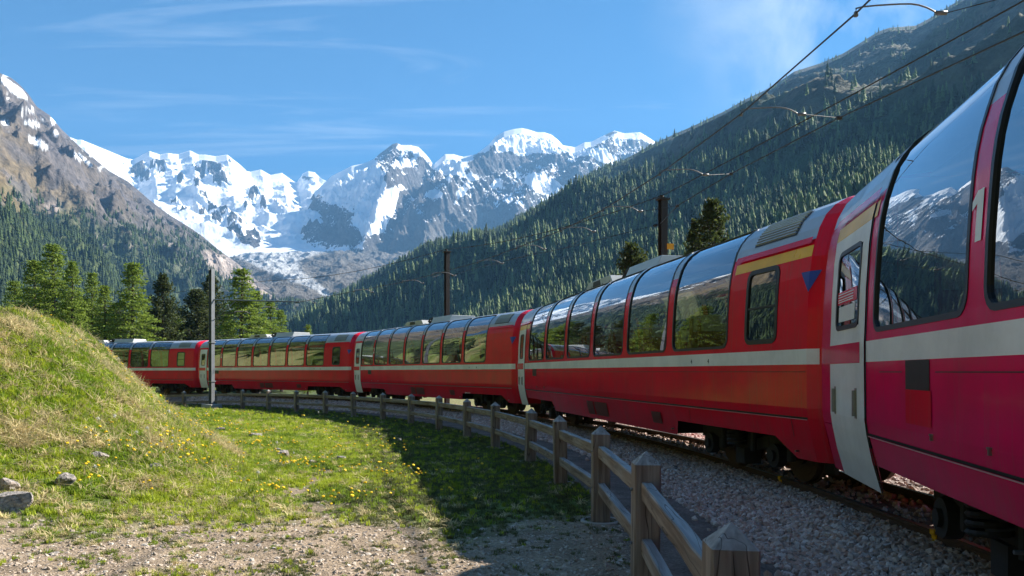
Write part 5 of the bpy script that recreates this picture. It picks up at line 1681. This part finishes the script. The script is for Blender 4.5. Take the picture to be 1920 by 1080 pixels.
    if detail:
        n = 0
        for k, (a, c) in enumerate(wins):
            for q, fl in ((a + .35, 0), (c - .12, math.pi)):
                for y in ((-.85, .62, ) if first else (-.9, .9)):
                    s = link('seat', SEAT, None, root, (q, y, 1.04)); s.rotation_euler = (0, 0, fl)
                    link('head_rest', HEADREST, None, s)
    if i == 1:
        for (a, c) in wins[:2] + wins[3:4]:
            sh = MB(); strip(sh, a + .05, c - .75, 2.62, 3.2, -1, -.06); strip(sh, c - .6, c - .05, 2.62, 3.2, -1, -.06); sh.build('sun_shade', M_CREAM, root)
    bogie(root, 2.3); bogie(root, D0 - 1.55)
    roof_unit(root, 6.2)
    # thin rail along the roof edge
    return root
labels = ['nearest crimson panoramic coach with white door and number 1 between its big windows', 'second red panoramic coach from the camera with a yellow band over its small window', 'third red coach with seven curved windows and no small window at its near end',
          'fourth red coach that passes behind the steel mast', 'farthest red coach whose tail vanishes behind the grassy bank']
coach(0, labels[0], 1.38, 2.1, 1.82, True, None, M_RED_SHADE, True, '1', (13.93, 15.2))
coach(1, labels[1], 1.98, 2.05, 1.77, True, (.75, 1.48), M_RED, True, '')
coach(2, labels[2], 1.88, 1.83, 1.60, False, None, M_RED, True, '2')
coach(3, labels[3], 2.25, 1.77, 1.52, False, (.85, 1.5), M_RED, False, '2')
coach(4, labels[4], 2.25, 1.77, 1.52, False, (.85, 1.5), M_RED, False, '')

# ------------------------------------------------------------------ masts and wires
def hit(px, rad):
    t = (px - 960) / F
    a = t * t + 1; b = -2 * (t * CX + CY); c = CX * CX + CY * CY - rad * rad
    return (-b + math.sqrt(b * b - 4 * a * c)) / 2 / a
def wp(px, py, rad): return Vector(W3(px, py, hit(px, rad)))
def hbeam(b, h, w, t=.014):
    b.box((-w / 2, -w / 2, 0), (w / 2, -w / 2 + t, h)); b.box((-w / 2, w / 2 - t, 0), (w / 2, w / 2, h)); b.box((-t / 2, -w / 2, 0), (t / 2, w / 2, h - .002))

# left steel mast with a bracket
d = 38.5; x = (397 - 960) / F * d; zb = float(height(np.array([x]), np.array([d]))[0])
m1 = empty('overhead_line_mast', (x, d, zb), R(62)); tag(m1, 'grey steel mast with horizontal bracket arm left of the train beside the fence', 'railway mast')
b = MB(); hbeam(b, (HOR - 504) / F * d - zb, .20); b.build('pole', M_GALV, m1)
b = MB(); b.box((-.35, -.35, -.1), (.35, .35, .22)); b.build('foundation', M_CONC, m1, bevel=.02)
b = MB(); b.box((-.14, -.14, 1.35), (.14, .14, 1.40)); b.box((-.14, -.14, 3.3), (.14, .14, 3.36)); b.build('clamp', M_GALV, m1)
arm_z = (HOR - 562) / F * d
m1b = MB(); p0 = Vector((x + .12, d, arm_z)); p1 = Vector(W3(562, 566, d + .3)); m1b.tube([p0, p1], .035, 8); m1b.tube([Vector((x + .12, d, (HOR - 600) / F * d)), Vector(W3(441, 565, d))], .022, 6)
o = m1b.build('bracket_arm', M_GALV, m1); o.matrix_parent_inverse = Matrix.Translation(m1.location).inverted() if False else (Matrix.Translation(m1.location) @ Matrix.Rotation(R(62), 4, 'Z')).inverted()

def far_mast(px, top, d, w, label, plate):
    x = (px - 960) / F * d
    ang = math.atan2(d - CY, x - CX)
    r = empty('overhead_line_mast', (x, d, -1.75), ang); tag(r, label, 'railway mast')
    H = (HOR - top) / F * d + 1.75
    b = MB(); hbeam(b, H, w); b.build('pole', M_DMAST, r)
    c = MB(); c.box((-w * .75, -w * .75, H), (w * .75, w * .75, H + .05)); c.cyl((0, 0, H + .1), .03, .12, 'z', 8); c.cyl((-.05, 0, H + .12), .06, .06, 'z', 10); c.build('top_insulator', M_DMAST, r)
    c = MB(); c.box((-.4, -.3, -.2), (.4, .3, .15)); c.build('foundation', M_CONC, r)
    return r, H
m2, H2 = far_mast(838, 473, 36.6, .20, 'dark mast standing behind the third coach', False)
m3, H3 = far_mast(1243, 375, 24.0, .22, 'dark mast with orange number plate behind the second coach', True)
pl = MB(); pl.box((-.005, -.11, -.09), (.005, .11, .09)); d3 = 24.0
pc = Vector(W3(1257, 462, d3 - .1))
po = pl.build('number_plate', M_PLATE, m3); inv = (Matrix.Translation(m3.location) @ Matrix.Rotation(m3.rotation_euler.z, 4, 'Z')).inverted()
po.matrix_local = inv @ Matrix.Translation(pc) @ Matrix.Rotation(R(-78), 4, 'Z')
t18 = text_mesh('18', .155, M_BLACK); to = link('plate_number', t18, None, po, (-.008, 0.0, -.0)); to.rotation_euler = (R(90), 0, R(-90))

WR = .0125
def wire(name, pts, r, label, cat='wire'):
    b = MB(); b.tube(pts, r, 5); o = b.build(name, M_WIRE, None); tag(o, label, cat); return o
def sag(a, b, s, n=8): return [a.lerp(b, t) - Vector((0, 0, s * 4 * t * (1 - t))) for t in np.linspace(0, 1, n)]
RA = 50.4
A_PTS = [Vector((4.55, -6, 4.42)), Vector((4.5, 2, 4.42))] + [wp(px, py, RA) for px, py in ((1605, 25), (1390, 213), (1237, 326), (1130, 394), (1052, 432), (968, 465), (895, 492), (811, 515), (754, 529), (664, 546), (560, 567), (491, 578), (440, 586), (380, 594))]
cw = empty('contact_wire', (0, 0, 0)); tag(cw, 'overhead contact wire held by curved arms above the train', 'overhead wire')
b = MB(); b.tube(A_PTS, WR, 5); b.build('wire', M_WIRE, cw)
C_near = [(9.2, 2.5, 4.6)]
C_PTS = [Vector((6.5, 2.0, 3.9)), wp(1920, 59, 52.4), wp(1573, 221, 52.4), wp(1370, 326, 52.4), wp(1270, 386, 52.4), Vector(W3(1238, 420, 24.0))]
arms = [((1605, 25), (1765, 16), (1920, 6, 53.6)), ((1390, 213), (1495, 219), 2), ((1237, 326), (1325, 329), 3), ((1130, 394), (1205, 389), 4)]
arm_px = [((1605, 25), (1765, 17)), ((1390, 213), (1495, 219)), ((1237, 326), (1325, 329)), ((1130, 394), (1205, 389)), ((1052, 432), (1110, 432)), ((968, 465), (1016, 466)), ((895, 492), (931, 490)), ((811, 515), (851, 513)), ((754, 529), (790, 527)), ((664, 546), (700, 545)), ((560, 567), (575, 565)), ((491, 578), (517, 576)), ((440, 586), (464, 584))]
ends = []
for (a, c) in arm_px:
    P = wp(*a, RA); rad = Vector((P.x - CX, P.y - CY, 0)).normalized()
    Q = P + rad * 1.02; Q.z = P.z + .0
    bb = MB()
    hump = .10
    pts = [P + Vector((0, 0, -.005)), P + Vector((0, 0, .06))] + [P.lerp(Q, t) + Vector((0, 0, .06 + hump * t ** .6 * (1 - max(0, (t - .6) / .4) ** 2 * 1.25))) for t in (.08, .25, .4, .55, .68, .78, .88, .96, 1.0)]
    bb.tube(pts, .0105, 6); bb.box(tuple(P - Vector((.02, .02, .04))), tuple(P + Vector((.02, .02, .02))))
    bb.cyl(tuple(pts[-1] + rad * .06), .028, .13, 'x', 8)
    bb.build('steady_arm', M_ARM, cw, smooth=True); ends.append(pts[-1] + rad * .12)
cp = empty('pull_off_wire', (0, 0, 0)); tag(cp, 'pull-off wire strung between the masts outside the curve', 'overhead wire')
b = MB(); b.tube(C_PTS, .011, 5); b.build('wire', M_WIRE, cp)
b = MB()
for e, c in zip(ends[:4], [Vector((7.1, 9.0, 4.75)), C_PTS[2], C_PTS[3], C_PTS[4]]): b.tube([e, c], .006, 4)
for c in C_PTS[2:5]: b.cyl(tuple(c), .035, .09, 'x', 8)
b.build('span_wire', M_WIRE, cp)
b = MB(); e0 = Vector(W3(1238, 420, 24.0)); e1 = Vector(W3(843, 518, 36.6)); mid = [wp(1160, 440, 52.2), wp(1060, 465, 52.2), wp(960, 486, 52.2), wp(900, 500, 52.2)]
b.tube([e0] + mid + [e1], .008, 5); 
for c, dv in ((e0, mid[0]), (e1, mid[-1])):
    q = c.lerp(dv, .12); b.tube([c.lerp(dv, .07), c.lerp(dv, .10), c.lerp(dv, .13), c.lerp(dv, .17)], [.02, .05, .05, .02], 8)
b.build('wire', M_WIRE, cp)
b = MB()
for e, c in zip(ends[4:7], mid[1:4]): b.tube([e, c], .006, 4)
b.build('span_wire', M_WIRE, cp)
t3 = Vector((m3.location.x, m3.location.y, -1.75 + H3 + .15)); t2 = Vector((m2.location.x, m2.location.y, -1.75 + H2 + .15))
far = Vector((8.0, 9.3, 5.5)); 
wire('feeder_wire', sag(Vector((9.6, -1.0, 5.6)), far, .02, 4)[:-1] + sag(far, t3, .05) + sag(t3, t2, .30)[1:] + sag(t2, Vector(W3(505, 526, 52)), .35)[1:] + [Vector(W3(330, 548, 62))], .013, 'feeder wire running over the tops of the dark masts')
b = MB(); b.tube([t2 + Vector((-.1, 0, -1.15)), wp(811, 520, 51.6)], .008, 4)
b.build('cross_wire', M_WIRE, cp)

# ------------------------------------------------------------------ haze
hz = MB(); hz.box((-9000, -3000, -12), (9500, 10500, 3400))
ho = hz.build('haze', None) if False else link('haze', hz.mesh('haze'))
hm = bpy.data.materials.new('haze'); hm.use_nodes = True; hn = hm.node_tree.nodes; hl = hm.node_tree.links; hn.clear()
hout = hn.new('ShaderNodeOutputMaterial'); hv = hn.new('ShaderNodeVolumePrincipled')
hv.inputs['Color'].default_value = (.24, .55, 1, 1); hv.inputs['Density'].default_value = 8.0e-5; hv.inputs['Anisotropy'].default_value = .1
hl.new(hv.outputs[0], hout.inputs['Volume']); ho.data.materials.append(hm); tag(ho, 'thin blue mountain air between the camera and the peaks', 'haze', kind='stuff')
